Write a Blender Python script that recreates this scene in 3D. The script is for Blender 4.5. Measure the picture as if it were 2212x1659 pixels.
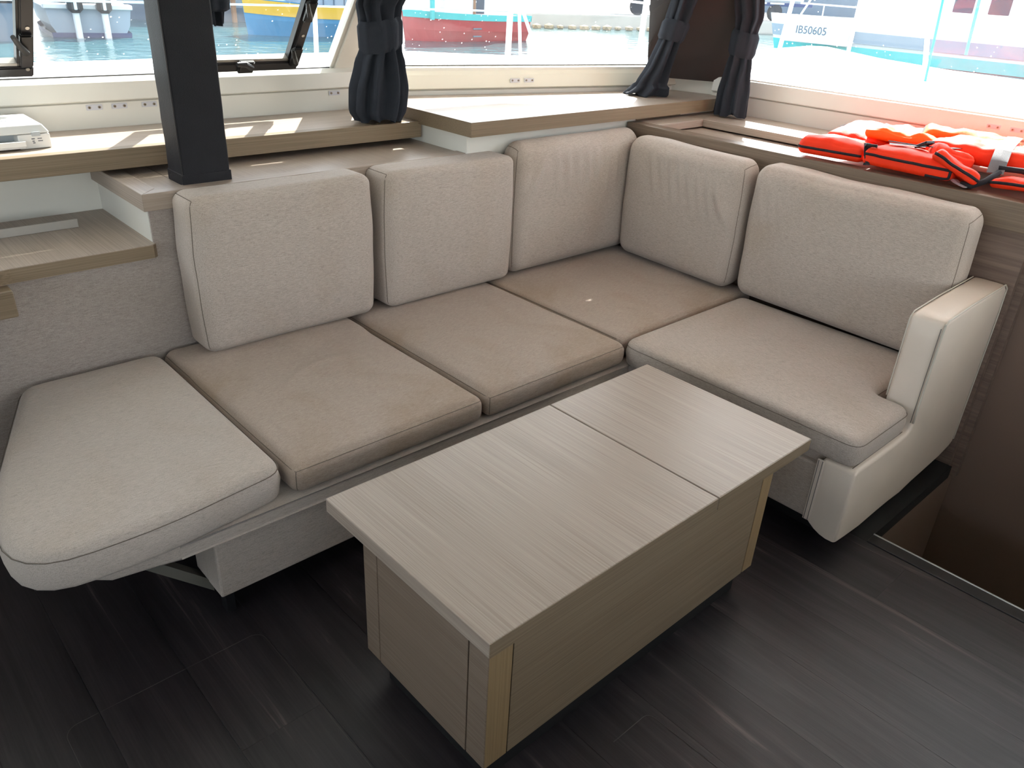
import bpy, bmesh, math, random
from mathutils import Vector, Matrix, noise
random.seed(7)
S = bpy.context.scene
for o in list(bpy.data.objects): bpy.data.objects.remove(o)
COL = S.collection

# ------------------------------------------------------------------ camera
cam_d = bpy.data.cameras.new('camera'); cam = bpy.data.objects.new('camera', cam_d); COL.objects.link(cam)
cam_d.sensor_fit = 'HORIZONTAL'; cam_d.sensor_width = 36.0; cam_d.lens = 1699.07/2212*36.0
cam_d.clip_start = 0.05; cam_d.clip_end = 800
RX = Vector((0.7375059, -0.6735147, 0.0496284)); DN = Vector((-0.2799968, -0.3718168, -0.8850729)); FW = Vector((0.6145623, 0.6388507, -0.4627990))
m = Matrix.Identity(4)
for i in range(3):
    m[i][0] = RX[i]; m[i][1] = -DN[i]; m[i][2] = -FW[i]
m[0][3], m[1][3], m[2][3] = 0, 0, 1.55
cam.matrix_world = m
S.camera = cam

# ------------------------------------------------------------------ world, sun, exposure
SUN_DIR = Vector((1.0, 0.68, 1.0)).normalized()          # towards the sun
SUN_EL = math.asin(SUN_DIR.z); SUN_AZ = math.atan2(SUN_DIR.x, SUN_DIR.y)
W = bpy.data.worlds.new('sky'); S.world = W; W.use_nodes = True
nt = W.node_tree; nt.nodes.clear()
out = nt.nodes.new('ShaderNodeOutputWorld'); bg = nt.nodes.new('ShaderNodeBackground'); sky = nt.nodes.new('ShaderNodeTexSky')
sky.sky_type = 'NISHITA'; sky.sun_disc = False; sky.sun_elevation = SUN_EL; sky.sun_rotation = SUN_AZ
sky.air_density = 1.0; sky.dust_density = 1.0; sky.ozone_density = 1.0
bg.inputs['Strength'].default_value = 0.36
hs = nt.nodes.new('ShaderNodeHueSaturation'); hs.inputs['Saturation'].default_value = .38
nt.links.new(sky.outputs[0], hs.inputs['Color']); nt.links.new(hs.outputs[0], bg.inputs[0]); nt.links.new(bg.outputs[0], out.inputs[0])
sd = bpy.data.lights.new('sun', 'SUN'); so = bpy.data.objects.new('sun', sd); COL.objects.link(so)
sd.energy = 9.0; sd.angle = math.radians(0.55); sd.color = (1.0, 0.96, 0.9)
so.rotation_euler = (-SUN_DIR).to_track_quat('-Z', 'Y').to_euler(); so.location = (8, 6, 9)
S.view_settings.view_transform = 'Standard'; S.view_settings.look = 'None'
S.view_settings.gamma = 1.0; S.view_settings.use_curve_mapping = False
S.view_settings.exposure = 1.57

# ------------------------------------------------------------------ materials
def lin(c):
    return tuple((v/12.92 if v <= .04045 else ((v+.055)/1.055)**2.4) for v in c)
def rgb(r, g, b): return (*lin((r/255, g/255, b/255)), 1)
MATS = {}
def newmat(name):
    mt = bpy.data.materials.new(name); mt.use_nodes = True; MATS[name] = mt
    n = mt.node_tree.nodes; b = n['Principled BSDF']
    return mt, n, mt.node_tree.links, b
def plain(name, col, rough=.5, metal=0, spec=.5, noise_amt=.06, nscale=12, bump=0, bscale=200, coat=0):
    mt, n, l, b = newmat(name)
    b.inputs['Roughness'].default_value = rough; b.inputs['Metallic'].default_value = metal
    b.inputs['Specular IOR Level'].default_value = spec; b.inputs['Coat Weight'].default_value = coat
    tc = n.new('ShaderNodeTexCoord'); no = n.new('ShaderNodeTexNoise'); no.inputs['Scale'].default_value = nscale; no.inputs['Detail'].default_value = 4
    l.new(tc.outputs['Object'], no.inputs['Vector'])
    mx = n.new('ShaderNodeMix'); mx.data_type = 'RGBA'
    mx.inputs['A'].default_value = tuple(max(0, c*(1-noise_amt)) for c in col[:3])+(1,)
    mx.inputs['B'].default_value = tuple(min(1, c*(1+noise_amt)) for c in col[:3])+(1,)
    l.new(no.outputs['Fac'], mx.inputs['Factor']); l.new(mx.outputs['Result'], b.inputs['Base Color'])
    if bump:
        n2 = n.new('ShaderNodeTexNoise'); n2.inputs['Scale'].default_value = bscale; l.new(tc.outputs['Object'], n2.inputs['Vector'])
        bp = n.new('ShaderNodeBump'); bp.inputs['Strength'].default_value = bump; bp.inputs['Distance'].default_value = .002
        l.new(n2.outputs['Fac'], bp.inputs['Height']); l.new(bp.outputs['Normal'], b.inputs['Normal'])
    return mt
def ramp(n, fac, l, stops):
    r = n.new('ShaderNodeValToRGB'); e = r.color_ramp.elements
    e[0].position, e[0].color = stops[0]; e[1].position, e[1].color = stops[-1]
    for p, c in stops[1:-1]:
        x = e.new(p); x.color = c
    l.new(fac, r.inputs['Fac']); return r.outputs['Color']
def wood(name, grain, dark, mid, light, rough=.36, across=420, var=0.0, spec=.4):
    """fine straight-grained veneer; grain = axis index the fibres run along"""
    mt, n, l, b = newmat(name)
    tc = n.new('ShaderNodeTexCoord'); mp = n.new('ShaderNodeMapping')
    sc = [across]*3; sc[grain] = 2.2; mp.inputs['Scale'].default_value = sc
    l.new(tc.outputs['Object'], mp.inputs['Vector'])
    n1 = n.new('ShaderNodeTexNoise'); n1.inputs['Scale'].default_value = 1; n1.inputs['Detail'].default_value = 5; n1.inputs['Roughness'].default_value = .65
    l.new(mp.outputs['Vector'], n1.inputs['Vector'])
    mp2 = n.new('ShaderNodeMapping'); s2 = [9]*3; s2[grain] = .9; mp2.inputs['Scale'].default_value = s2
    l.new(tc.outputs['Object'], mp2.inputs['Vector'])
    n2 = n.new('ShaderNodeTexNoise'); n2.inputs['Scale'].default_value = 1; n2.inputs['Detail'].default_value = 3
    l.new(mp2.outputs['Vector'], n2.inputs['Vector'])
    ad = n.new('ShaderNodeMath'); ad.operation = 'MULTIPLY_ADD'; ad.inputs[1].default_value = .86; 
    sb = n.new('ShaderNodeMath'); sb.operation = 'MULTIPLY'; sb.inputs[1].default_value = .14
    l.new(n2.outputs['Fac'], sb.inputs[0]); l.new(n1.outputs['Fac'], ad.inputs[0]); l.new(sb.outputs[0], ad.inputs[2])
    c = ramp(n, ad.outputs[0], l, [(.30, dark), (.5, mid), (.70, light)])
    if var:
        oi = n.new('ShaderNodeObjectInfo'); mm = n.new('ShaderNodeMapRange'); mm.inputs[3].default_value = 1-var; mm.inputs[4].default_value = 1+var
        l.new(oi.outputs['Random'], mm.inputs[0]); vm = n.new('ShaderNodeVectorMath'); vm.operation = 'SCALE'
        l.new(c, vm.inputs[0]); l.new(mm.outputs[0], vm.inputs['Scale']); c = vm.outputs[0]
    l.new(c, b.inputs['Base Color']); b.inputs['Roughness'].default_value = rough; b.inputs['Specular IOR Level'].default_value = spec
    bp = n.new('ShaderNodeBump'); bp.inputs['Strength'].default_value = .12; bp.inputs['Distance'].default_value = .0008
    l.new(n1.outputs['Fac'], bp.inputs['Height']); l.new(bp.outputs['Normal'], b.inputs['Normal'])
    return mt
def fabric(name, streak, a, bcol, c, stain=0.0, stain_scale=3.0, streak_f=520, along=26):
    """heathered linen weave; streak = axis the slubs run along"""
    mt, n, l, b = newmat(name)
    tc = n.new('ShaderNodeTexCoord'); mp = n.new('ShaderNodeMapping'); sc = [streak_f]*3; sc[streak] = along*2.2; mp.inputs['Scale'].default_value = sc
    l.new(tc.outputs['Object'], mp.inputs['Vector'])
    n1 = n.new('ShaderNodeTexNoise'); n1.inputs['Scale'].default_value = 1; n1.inputs['Detail'].default_value = 6; n1.inputs['Roughness'].default_value = .7
    l.new(mp.outputs['Vector'], n1.inputs['Vector'])
    n2 = n.new('ShaderNodeTexNoise'); n2.inputs['Scale'].default_value = 700; n2.inputs['Detail'].default_value = 2; l.new(tc.outputs['Object'], n2.inputs['Vector'])
    av = n.new('ShaderNodeMath'); av.operation = 'MULTIPLY_ADD'; av.inputs[1].default_value = .45
    h = n.new('ShaderNodeMath'); h.operation = 'MULTIPLY'; h.inputs[1].default_value = .55
    l.new(n1.outputs['Fac'], h.inputs[0]); l.new(n2.outputs['Fac'], av.inputs[0]); l.new(h.outputs[0], av.inputs[2])
    col = ramp(n, av.outputs[0], l, [(.36, a), (.5, bcol), (.64, c)])
    if stain:
        n3 = n.new('ShaderNodeTexNoise'); n3.inputs['Scale'].default_value = stain_scale; n3.inputs['Detail'].default_value = 5; n3.inputs['Distortion'].default_value = .6
        l.new(tc.outputs['Object'], n3.inputs['Vector'])
        mr = n.new('ShaderNodeMapRange'); mr.inputs[1].default_value = .48; mr.inputs[2].default_value = .72; mr.inputs[3].default_value = 0; mr.inputs[4].default_value = stain
        l.new(n3.outputs['Fac'], mr.inputs[0])
        mx = n.new('ShaderNodeMix'); mx.data_type = 'RGBA'; mx.blend_type = 'MULTIPLY'; mx.inputs['B'].default_value = (.80, .70, .56, 1)
        l.new(mr.outputs[0], mx.inputs['Factor']); l.new(col, mx.inputs['A']); col = mx.outputs['Result']
    l.new(col, b.inputs['Base Color']); b.inputs['Roughness'].default_value = .95; b.inputs['Specular IOR Level'].default_value = .15
    b.inputs['Sheen Weight'].default_value = .15
    bp = n.new('ShaderNodeBump'); bp.inputs['Strength'].default_value = .35; bp.inputs['Distance'].default_value = .0012
    l.new(av.outputs[0], bp.inputs['Height']); l.new(bp.outputs['Normal'], b.inputs['Normal'])
    return mt
fa, fb, fc = rgb(150, 137, 127), rgb(182, 169, 158), rgb(200, 188, 177)
fabric('fabric_x', 0, fa, fb, fc, .35, 2.6)
fabric('fabric_y', 1, fa, fb, fc, .35, 2.6)
fabric('fabric_seat', 0, rgb(146, 130, 118), rgb(172, 155, 142), rgb(188, 172, 159), .75, 2.2)
fabric('fabric_wall', 0, rgb(138, 127, 120), rgb(164, 152, 144), rgb(182, 170, 162), .2, 2)
fabric('fabric_base', 0, rgb(158, 147, 137), rgb(186, 174, 163), rgb(202, 190, 179), .3, 3)
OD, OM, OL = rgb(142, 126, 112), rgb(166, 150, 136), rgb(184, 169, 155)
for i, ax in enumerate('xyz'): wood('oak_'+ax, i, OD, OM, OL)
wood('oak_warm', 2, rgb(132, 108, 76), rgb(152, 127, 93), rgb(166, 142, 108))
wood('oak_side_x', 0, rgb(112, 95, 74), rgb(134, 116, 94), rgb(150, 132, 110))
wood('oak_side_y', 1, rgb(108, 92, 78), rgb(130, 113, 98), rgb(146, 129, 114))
wood('oak_board', 1, rgb(104, 88, 74), rgb(122, 105, 89), rgb(136, 119, 103))  # same oak as the shelf; shade on the front board is put into the colour
wood('walnut_panel', 1, rgb(96, 78, 68), rgb(120, 101, 90), rgb(138, 118, 106), across=90)
# dark vinyl plank
def plank_mat():
    mt, n, l, b = newmat('dark_plank')
    tc = n.new('ShaderNodeTexCoord'); oi = n.new('ShaderNodeObjectInfo')
    cb = n.new('ShaderNodeCombineXYZ'); l.new(oi.outputs['Random'], cb.inputs[2])
    sc = n.new('ShaderNodeVectorMath'); sc.operation = 'SCALE'; sc.inputs['Scale'].default_value = 37; l.new(cb.outputs[0], sc.inputs[0])
    ad = n.new('ShaderNodeVectorMath'); l.new(tc.outputs['Object'], ad.inputs[0]); l.new(sc.outputs[0], ad.inputs[1])
    mp = n.new('ShaderNodeMapping'); mp.inputs['Scale'].default_value = (16, 1.0, 1); l.new(ad.outputs[0], mp.inputs['Vector'])
    w = n.new('ShaderNodeTexNoise'); w.inputs['Scale'].default_value = 1; w.inputs['Detail'].default_value = 7; w.inputs['Roughness'].default_value = .62; w.inputs['Distortion'].default_value = .9
    l.new(mp.outputs['Vector'], w.inputs['Vector'])
    mp2 = n.new('ShaderNodeMapping'); mp2.inputs['Scale'].default_value = (260, 6, 1); l.new(ad.outputs[0], mp2.inputs['Vector'])
    w2 = n.new('ShaderNodeTexNoise'); w2.inputs['Scale'].default_value = 1; w2.inputs['Detail'].default_value = 3; l.new(mp2.outputs['Vector'], w2.inputs['Vector'])
    c1 = ramp(n, w.outputs['Fac'], l, [(.30, rgb(26, 23, 25)), (.5, rgb(43, 38, 41)), (.62, rgb(54, 48, 50)), (.70, rgb(98, 88, 84))])
    mx = n.new('ShaderNodeMix'); mx.data_type = 'RGBA'; mx.blend_type = 'MULTIPLY'; mx.inputs['Factor'].default_value = .5
    c2 = ramp(n, w2.outputs['Fac'], l, [(.35, (.55, .55, .55, 1)), (.65, (1.2, 1.2, 1.2, 1))])
    l.new(c1, mx.inputs['A']); l.new(c2, mx.inputs['B'])
    l.new(mx.outputs['Result'], b.inputs['Base Color']); b.inputs['Roughness'].default_value = .42; b.inputs['Specular IOR Level'].default_value = .5
    bp = n.new('ShaderNodeBump'); bp.inputs['Strength'].default_value = .2; bp.inputs['Distance'].default_value = .001
    l.new(w2.outputs['Fac'], bp.inputs['Height']); l.new(bp.outputs['Normal'], b.inputs['Normal'])
plank_mat()
plain('subfloor', rgb(20, 18, 18), .8)
plain('white_gelcoat', rgb(226, 223, 214), .35, noise_amt=.03, nscale=5)
plain('cream_panel', rgb(228, 222, 206), .4, noise_amt=.03, nscale=5)
plain('white_ceiling', rgb(232, 230, 224), .6, noise_amt=.02)
plain('deck_white', rgb(240, 240, 238), .5, noise_amt=.03, nscale=3)
plain('leather_white', rgb(220, 205, 190), .42, noise_amt=.04, nscale=9, bump=.25, bscale=420)
plain('leather_black', rgb(28, 28, 33), .55, spec=.25, noise_amt=.15, nscale=18, bump=.4, bscale=300)
plain('leather_seam', rgb(196, 188, 174), .6)
plain('thread_dark', rgb(112, 100, 90), .9)
plain('thread_grey', rgb(120, 114, 108), .9)
plain('curtain_cloth', rgb(52, 55, 62), .9, spec=.1, noise_amt=.12, nscale=30, bump=.4, bscale=600)
plain('pillar_cloth', rgb(74, 66, 64), .85, spec=.15, noise_amt=.08, nscale=6, bump=.2, bscale=500)
plain('black_plastic', rgb(26, 25, 27), .4, noise_amt=.1)
plain('black_matt', rgb(14, 13, 14), .85)
plain('black_frame', rgb(44, 42, 44), .35, noise_amt=.08, nscale=30)
plain('steel', rgb(180, 178, 172), .3, metal=.9)
plain('screw_metal', rgb(150, 138, 124), .35, metal=.8)
plain('bracket_plastic', rgb(206, 206, 212), .4, noise_amt=.02)
plain('aluminium', rgb(176, 172, 166), .35, metal=.7)
plain('printer_white', rgb(232, 231, 228), .4, noise_amt=.02)
plain('printer_grey', rgb(186, 192, 196), .4, noise_amt=.02)
plain('ink_grey', rgb(110, 112, 118), .6)
plain('jacket_orange', rgb(255, 56, 16), .6, spec=.3, noise_amt=.08, nscale=20, bump=.3, bscale=400)
plain('jacket_orange_light', rgb(255, 104, 24), .6, spec=.3, noise_amt=.08, nscale=20, bump=.3, bscale=400)
plain('webbing_black', rgb(28, 26, 34), .8)
plain('webbing_grey', rgb(112, 112, 116), .8, bump=.5, bscale=500)
plain('reflective_grey', rgb(188, 190, 198), .35)
plain('jacket_print', rgb(176, 52, 40), .7)
plain('hull_wall', rgb(122, 101, 88), .5, noise_amt=.05, nscale=3)
plain('brace_paint', rgb(120, 116, 106), .6)
plain('grey_edge', rgb(60, 56, 54), .4)
plain('boat_white', rgb(232, 234, 236), .4, noise_amt=.03, nscale=2)
plain('boat_red', rgb(176, 40, 52), .5, noise_amt=.2, nscale=2)
plain('boat_turquoise', rgb(64, 190, 190), .5, noise_amt=.1, nscale=3)
plain('boat_yellow', rgb(226, 178, 52), .5, noise_amt=.1, nscale=3)
plain('boat_blue', rgb(44, 132, 178), .5, noise_amt=.1, nscale=3)
plain('boat_navy', rgb(44, 62, 110), .5, noise_amt=.1, nscale=3)
plain('boat_grey', rgb(148, 164, 178), .5, noise_amt=.08, nscale=1)
plain('boat_slate', rgb(88, 106, 124), .5, noise_amt=.15, nscale=1)
plain('boat_glass', rgb(72, 84, 100), .15, noise_amt=.1)
plain('timber_brown', rgb(150, 112, 84), .7, noise_amt=.2)
plain('engine_black', rgb(52, 54, 58), .35, noise_amt=.1)
plain('rubber', rgb(48, 50, 56), .8)
plain('quay_concrete', rgb(196, 190, 180), .9, noise_amt=.15, nscale=.8, bump=.3, bscale=6)
plain('rock_tan', rgb(170, 150, 120), .95, noise_amt=.3, nscale=3)
plain('rope_white', rgb(220, 224, 226), .8)
plain('rope_blue', rgb(150, 190, 206), .7)
plain('rope_cyan', rgb(40, 160, 190), .7)
plain('barrel_blue', rgb(60, 80, 170), .5)
# water
def water_mat():
    mt, n, l, b = newmat('harbour_water')
    b.inputs['Base Color'].default_value = rgb(52, 92, 96); b.inputs['Roughness'].default_value = .12; b.inputs['IOR'].default_value = 1.33
    tc = n.new('ShaderNodeTexCoord'); mp = n.new('ShaderNodeMapping'); mp.inputs['Scale'].default_value = (1.0, 1.0, 1)
    l.new(tc.outputs['Object'], mp.inputs['Vector'])
    w = n.new('ShaderNodeTexNoise'); w.inputs['Scale'].default_value = 1.6; w.inputs['Detail'].default_value = 5; w.inputs['Distortion'].default_value = .5
    l.new(mp.outputs['Vector'], w.inputs['Vector'])
    bp = n.new('ShaderNodeBump'); bp.inputs['Strength'].default_value = .5; bp.inputs['Distance'].default_value = .15
    l.new(w.outputs['Fac'], bp.inputs['Height']); l.new(bp.outputs['Normal'], b.inputs['Normal'])
water_mat()
# salt-sprayed acrylic window: mostly clear, with a dry salt film and speckles
def glass_mat(name, film, tint=(.96, .985, .985, 1)):
    mt, n, l, b = newmat(name); n.remove(b)
    o = n['Material Output']; tr = n.new('ShaderNodeBsdfTransparent'); tr.inputs[0].default_value = tint
    gl = n.new('ShaderNodeBsdfGlossy'); gl.inputs['Roughness'].default_value = .02
    lw = n.new('ShaderNodeLayerWeight'); lw.inputs['Blend'].default_value = .5
    pw = n.new('ShaderNodeMath'); pw.operation = 'POWER'; pw.inputs[1].default_value = 5; l.new(lw.outputs['Facing'], pw.inputs[0])
    fr = n.new('ShaderNodeMath'); fr.operation = 'MULTIPLY_ADD'; fr.inputs[1].default_value = .96; fr.inputs[2].default_value = .035; l.new(pw.outputs[0], fr.inputs[0])
    m1 = n.new('ShaderNodeMixShader'); l.new(fr.outputs[0], m1.inputs[0]); l.new(tr.outputs[0], m1.inputs[1]); l.new(gl.outputs[0], m1.inputs[2])
    tl = n.new('ShaderNodeBsdfTranslucent'); tl.inputs[0].default_value = (.95, .97, 1, 1)
    tc = n.new('ShaderNodeTexCoord'); no = n.new('ShaderNodeTexNoise'); no.inputs['Scale'].default_value = 2.5; no.inputs['Detail'].default_value = 6
    l.new(tc.outputs['Object'], no.inputs['Vector'])
    mr = n.new('ShaderNodeMapRange'); mr.inputs[1].default_value = .3; mr.inputs[2].default_value = .75; mr.inputs[3].default_value = film*.4; mr.inputs[4].default_value = film*1.5
    l.new(no.outputs['Fac'], mr.inputs[0])
    vo = n.new('ShaderNodeTexVoronoi'); vo.inputs['Scale'].default_value = 38; vo.inputs['Randomness'].default_value = 1; l.new(tc.outputs['Object'], vo.inputs['Vector'])
    sp = n.new('ShaderNodeMapRange'); sp.inputs[1].default_value = .07; sp.inputs[2].default_value = .12; sp.inputs[3].default_value = .55; sp.inputs[4].default_value = 0
    l.new(vo.outputs['Distance'], sp.inputs[0])
    gate = n.new('ShaderNodeTexNoise'); gate.inputs['Scale'].default_value = 9; l.new(tc.outputs['Object'], gate.inputs['Vector'])
    gr = n.new('ShaderNodeMapRange'); gr.inputs[1].default_value = .5; gr.inputs[2].default_value = .62; l.new(gate.outputs['Fac'], gr.inputs[0])
    mu = n.new('ShaderNodeMath'); mu.operation = 'MULTIPLY'; l.new(sp.outputs[0], mu.inputs[0]); l.new(gr.outputs[0], mu.inputs[1])
    mxm = n.new('ShaderNodeMath'); mxm.operation = 'MAXIMUM'; l.new(mr.outputs[0], mxm.inputs[0]); l.new(mu.outputs[0], mxm.inputs[1])
    m2 = n.new('ShaderNodeMixShader'); l.new(mxm.outputs[0], m2.inputs[0]); l.new(m1.outputs[0], m2.inputs[1]); l.new(tl.outputs[0], m2.inputs[2])
    l.new(m2.outputs[0], o.inputs['Surface'])
glass_mat('salt_glass', .008, (.80, .82, .82, 1))
glass_mat('clear_glass', .006, (.86, .88, .88, 1))

# ------------------------------------------------------------------ object helpers
def origin(o):
    v = Vector((0, 0, 0))
    while o is not None:
        v += o.location; o = o.parent
    return v
def tag(o, label=None, cat=None, group=None, kind=None):
    if label: o['label'] = label
    if cat: o['category'] = cat
    if group: o['group'] = group
    if kind: o['kind'] = kind
    return o
def thing(name, loc, label, cat, group=None, kind=None):
    o = bpy.data.objects.new(name, None); COL.objects.link(o); o.location = loc; o.empty_display_size = .05
    return tag(o, label, cat, group, kind)
def add(name, bm, mat, parent=None, base=None, smooth=False):
    """bm is in world coordinates; stored relative to the parent (or to base)"""
    off = origin(parent) if parent is not None else Vector(base if base is not None else (0, 0, 0))
    bm.normal_update()
    bmesh.ops.translate(bm, verts=bm.verts, vec=-off)
    me = bpy.data.meshes.new(name); bm.to_mesh(me); bm.free()
    me.materials.append(MATS[mat])
    if smooth:
        for p in me.polygons: p.use_smooth = True
    o = bpy.data.objects.new(name, me); COL.objects.link(o)
    if parent is not None: o.parent = parent
    else: o.location = off
    return o
def smooth_angle(o, deg=35):
    me = o.data
    for p in me.polygons: p.use_smooth = True
    try: me.set_sharp_from_angle(angle=math.radians(deg))
    except Exception: pass
    return o
def bbox(bm, x0, x1, y0, y1, z0, z1, bev=0, seg=2):
    vs = [bm.verts.new((x, y, z)) for z in (z0, z1) for y in (y0, y1) for x in (x0, x1)]
    fs = [(0, 2, 3, 1), (4, 5, 7, 6), (0, 1, 5, 4), (1, 3, 7, 5), (3, 2, 6, 7), (2, 0, 4, 6)]
    faces = [bm.faces.new([vs[i] for i in f]) for f in fs]
    if bev:
        es = list({e for f in faces for e in f.edges})
        bmesh.ops.bevel(bm, geom=es, offset=bev, segments=seg, profile=.5, affect='EDGES')
    return bm
def box(name, x0, x1, y0, y1, z0, z1, mat, parent=None, bev=0, base=None, seg=2):
    bm = bbox(bmesh.new(), x0, x1, y0, y1, z0, z1, bev, seg)
    return add(name, bm, mat, parent, base if base is not None else (((x0+x1)/2, (y0+y1)/2, z0) if parent is None else None))
def prism(bm, pts, z0, z1, bev=0, seg=2):
    """polygon (x,y) list counter-clockwise, extruded"""
    a = [bm.verts.new((p[0], p[1], z0)) for p in pts]; b = [bm.verts.new((p[0], p[1], z1)) for p in pts]
    n = len(pts); fs = [bm.faces.new(a[::-1]), bm.faces.new(b)]
    for i in range(n): fs.append(bm.faces.new((a[i], a[(i+1) % n], b[(i+1) % n], b[i])))
    if bev:
        bmesh.ops.bevel(bm, geom=list(fs[1].edges)+list(fs[0].edges), offset=bev, segments=seg, profile=.5, affect='EDGES')
    return bm
def extrude_profile(bm, prof, A, B):
    """prof: list of 3-vectors (already placed at A); copied to B offset"""
    d = Vector(B)-Vector(A)
    a = [bm.verts.new(p) for p in prof]; b = [bm.verts.new(Vector(p)+d) for p in prof]
    n = len(prof); bm.faces.new(a); bm.faces.new(b[::-1])
    for i in range(n): bm.faces.new((a[i], b[i], b[(i+1) % n], a[(i+1) % n]))
    bmesh.ops.recalc_face_normals(bm, faces=bm.faces[:])
    return bm
def tube(bm, pts, r, seg=6, closed=False, flat=None):
    pts = [Vector(p) for p in pts]; n = len(pts); rings = []
    for i, p in enumerate(pts):
        if closed: t = pts[(i+1) % n]-pts[i-1]
        else: t = pts[min(i+1, n-1)]-pts[max(i-1, 0)]
        if t.length < 1e-9: t = Vector((0, 0, 1))
        t.normalize(); up = Vector((0, 0, 1)) if abs(t.z) < .95 else Vector((1, 0, 0))
        s = t.cross(up).normalized(); u = s.cross(t).normalized()
        rr = r(i/(n-1)) if callable(r) else r
        ra, rb = (rr, rr) if flat is None else flat
        rings.append([bm.verts.new(p+s*math.cos(2*math.pi*k/seg)*ra+u*math.sin(2*math.pi*k/seg)*rb) for k in range(seg)])
    for i in range(n if closed else n-1):
        A, B = rings[i], rings[(i+1) % n]
        for k in range(seg): bm.faces.new((A[k], A[(k+1) % seg], B[(k+1) % seg], B[k]))
    if not closed:
        bm.faces.new(rings[0][::-1]); bm.faces.new(rings[-1])
    return bm
def ribbon(bm, pts, w, t):
    return tube(bm, pts, 1, seg=4, flat=(w/2, t/2))
def cyl(bm, c, axis, r, h, seg=16):
    c = Vector(c); axis = Vector(axis).normalized()
    return tube(bm, [c, c+axis*h], r, seg)
def knots(a, b, r, n, k=5):
    """coordinates from a to b with denser steps inside the rounding radius"""
    L = [a+r*(1-math.cos(math.pi/2*i/k)) if False else a+r*i/k for i in range(k)]
    M = [a+r+(b-a-2*r)*i/n for i in range(n+1)]
    R = [b-r+r*i/k for i in range(1, k+1)]
    return L+M+R
class RBox:
    """rounded, deformable box"""
    def __init__(s, x0, x1, y0, y1, z0, z1, r=.03, step=.02, deform=None):
        s.lo = Vector((x0, y0, z0)); s.hi = Vector((x1, y1, z1))
        s.r = Vector((r, r, r)) if not isinstance(r, (tuple, list)) else Vector(r); s.step = step; s.f = deform or (lambda p, q: p)
    def rnd(s, p):
        lo, hi, r = s.lo, s.hi, s.r
        q = Vector([min(max(p[i], lo[i]+r[i]), hi[i]-r[i]) for i in range(3)])
        d = Vector([(p[i]-q[i])/r[i] if r[i] > 1e-9 else 0 for i in range(3)])
        if d.length > 1e-9:
            mxx = max(abs(c) for c in d)
            d = d*(mxx/d.length) if True else d
            # full rounding at edges, flat in the middle
            q = Vector([q[i]+d[i]*r[i] for i in range(3)])
        return q
    def M(s, p):
        p = Vector(p); q = s.rnd(p)
        c = (s.lo+s.hi)/2; h = (s.hi-s.lo)/2
        u = Vector([(p[i]-c[i])/h[i] for i in range(3)])
        return s.f(q, u)
    def mesh(s, bm=None):
        bm = bm or bmesh.new()
        K = [knots(s.lo[i], s.hi[i], s.r[i], max(2, int((s.hi[i]-s.lo[i]-2*s.r[i])/s.step))) for i in range(3)]
        cache = {}
        def V(i, j, k):
            key = (i, j, k)
            if key not in cache: cache[key] = bm.verts.new(s.M((K[0][i], K[1][j], K[2][k])))
            return cache[key]
        n = [len(k)-1 for k in K]
        for i in range(n[0]):
            for j in range(n[1]):
                bm.faces.new((V(i, j, 0), V(i, j+1, 0), V(i+1, j+1, 0), V(i+1, j, 0)))
                bm.faces.new((V(i, j, n[2]), V(i+1, j, n[2]), V(i+1, j+1, n[2]), V(i, j+1, n[2])))
        for i in range(n[0]):
            for k in range(n[2]):
                bm.faces.new((V(i, 0, k), V(i+1, 0, k), V(i+1, 0, k+1), V(i, 0, k+1)))
                bm.faces.new((V(i, n[1], k), V(i, n[1], k+1), V(i+1, n[1], k+1), V(i+1, n[1], k)))
        for j in range(n[1]):
            for k in range(n[2]):
                bm.faces.new((V(0, j, k), V(0, j, k+1), V(0, j+1, k+1), V(0, j+1, k)))
                bm.faces.new((V(n[0], j, k), V(n[0], j+1, k), V(n[0], j+1, k+1), V(n[0], j, k+1)))
        return bm
    def path(s, pts, n=40):
        """points of the deformed surface along a polyline given on the undeformed box"""
        out = []
        for a, b in zip(pts[:-1], pts[1:]):
            a, b = Vector(a), Vector(b)
            for i in range(n): out.append(s.M(a.lerp(b, i/n)))
        out.append(s.M(pts[-1])); return out
def fbm(p, s, seed=0): return noise.noise(Vector((p[0]*s+seed, p[1]*s+seed*1.7, p[2]*s-seed)))

# ------------------------------------------------------------------ structure: floor
floor = box('floor', -2.2, 2.235, -2.2, 3.0, -.05, -.007, 'subfloor', base=(0, 0, 0)); tag(floor, 'dark wood-look plank floor of the cabin', 'floor', kind='structure')
rnd = random.Random(3)
PW = .2
def plank(x0, x1, y0, y1):
    bm = bbox(bmesh.new(), x0+.0004, x1-.0004, y0+.0003, y1-.0003, -.007, 0)
    c = Vector(((x0+x1)/2, (y0+y1)/2, -.007))
    off = origin(floor); bmesh.ops.translate(bm, verts=bm.verts, vec=-c)
    me = bpy.data.meshes.new('plank'); bm.to_mesh(me); bm.free(); me.materials.append(MATS['dark_plank'])
    o = bpy.data.objects.new('plank', me); COL.objects.link(o); o.parent = floor; o.location = c-off
x = -1.0
while x < 2.235-1e-6:
    x1 = min(x+PW, 2.235); y = -1.2-rnd.random()*1.9
    while y < 2.4:
        y1 = min(y+2.0, 2.4)
        plank(x, x1, max(y, -1.2), y1) if y1 > -1.2 else None
        y = y1
    x = x1
fl2 = box('floor', 2.235, 2.93, .655, 2.4, -.05, 0, 'subfloor', base=(2.6, 1.5, 0)); tag(fl2, 'dark floor running on under the corner sofa', 'floor', kind='structure')
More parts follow.
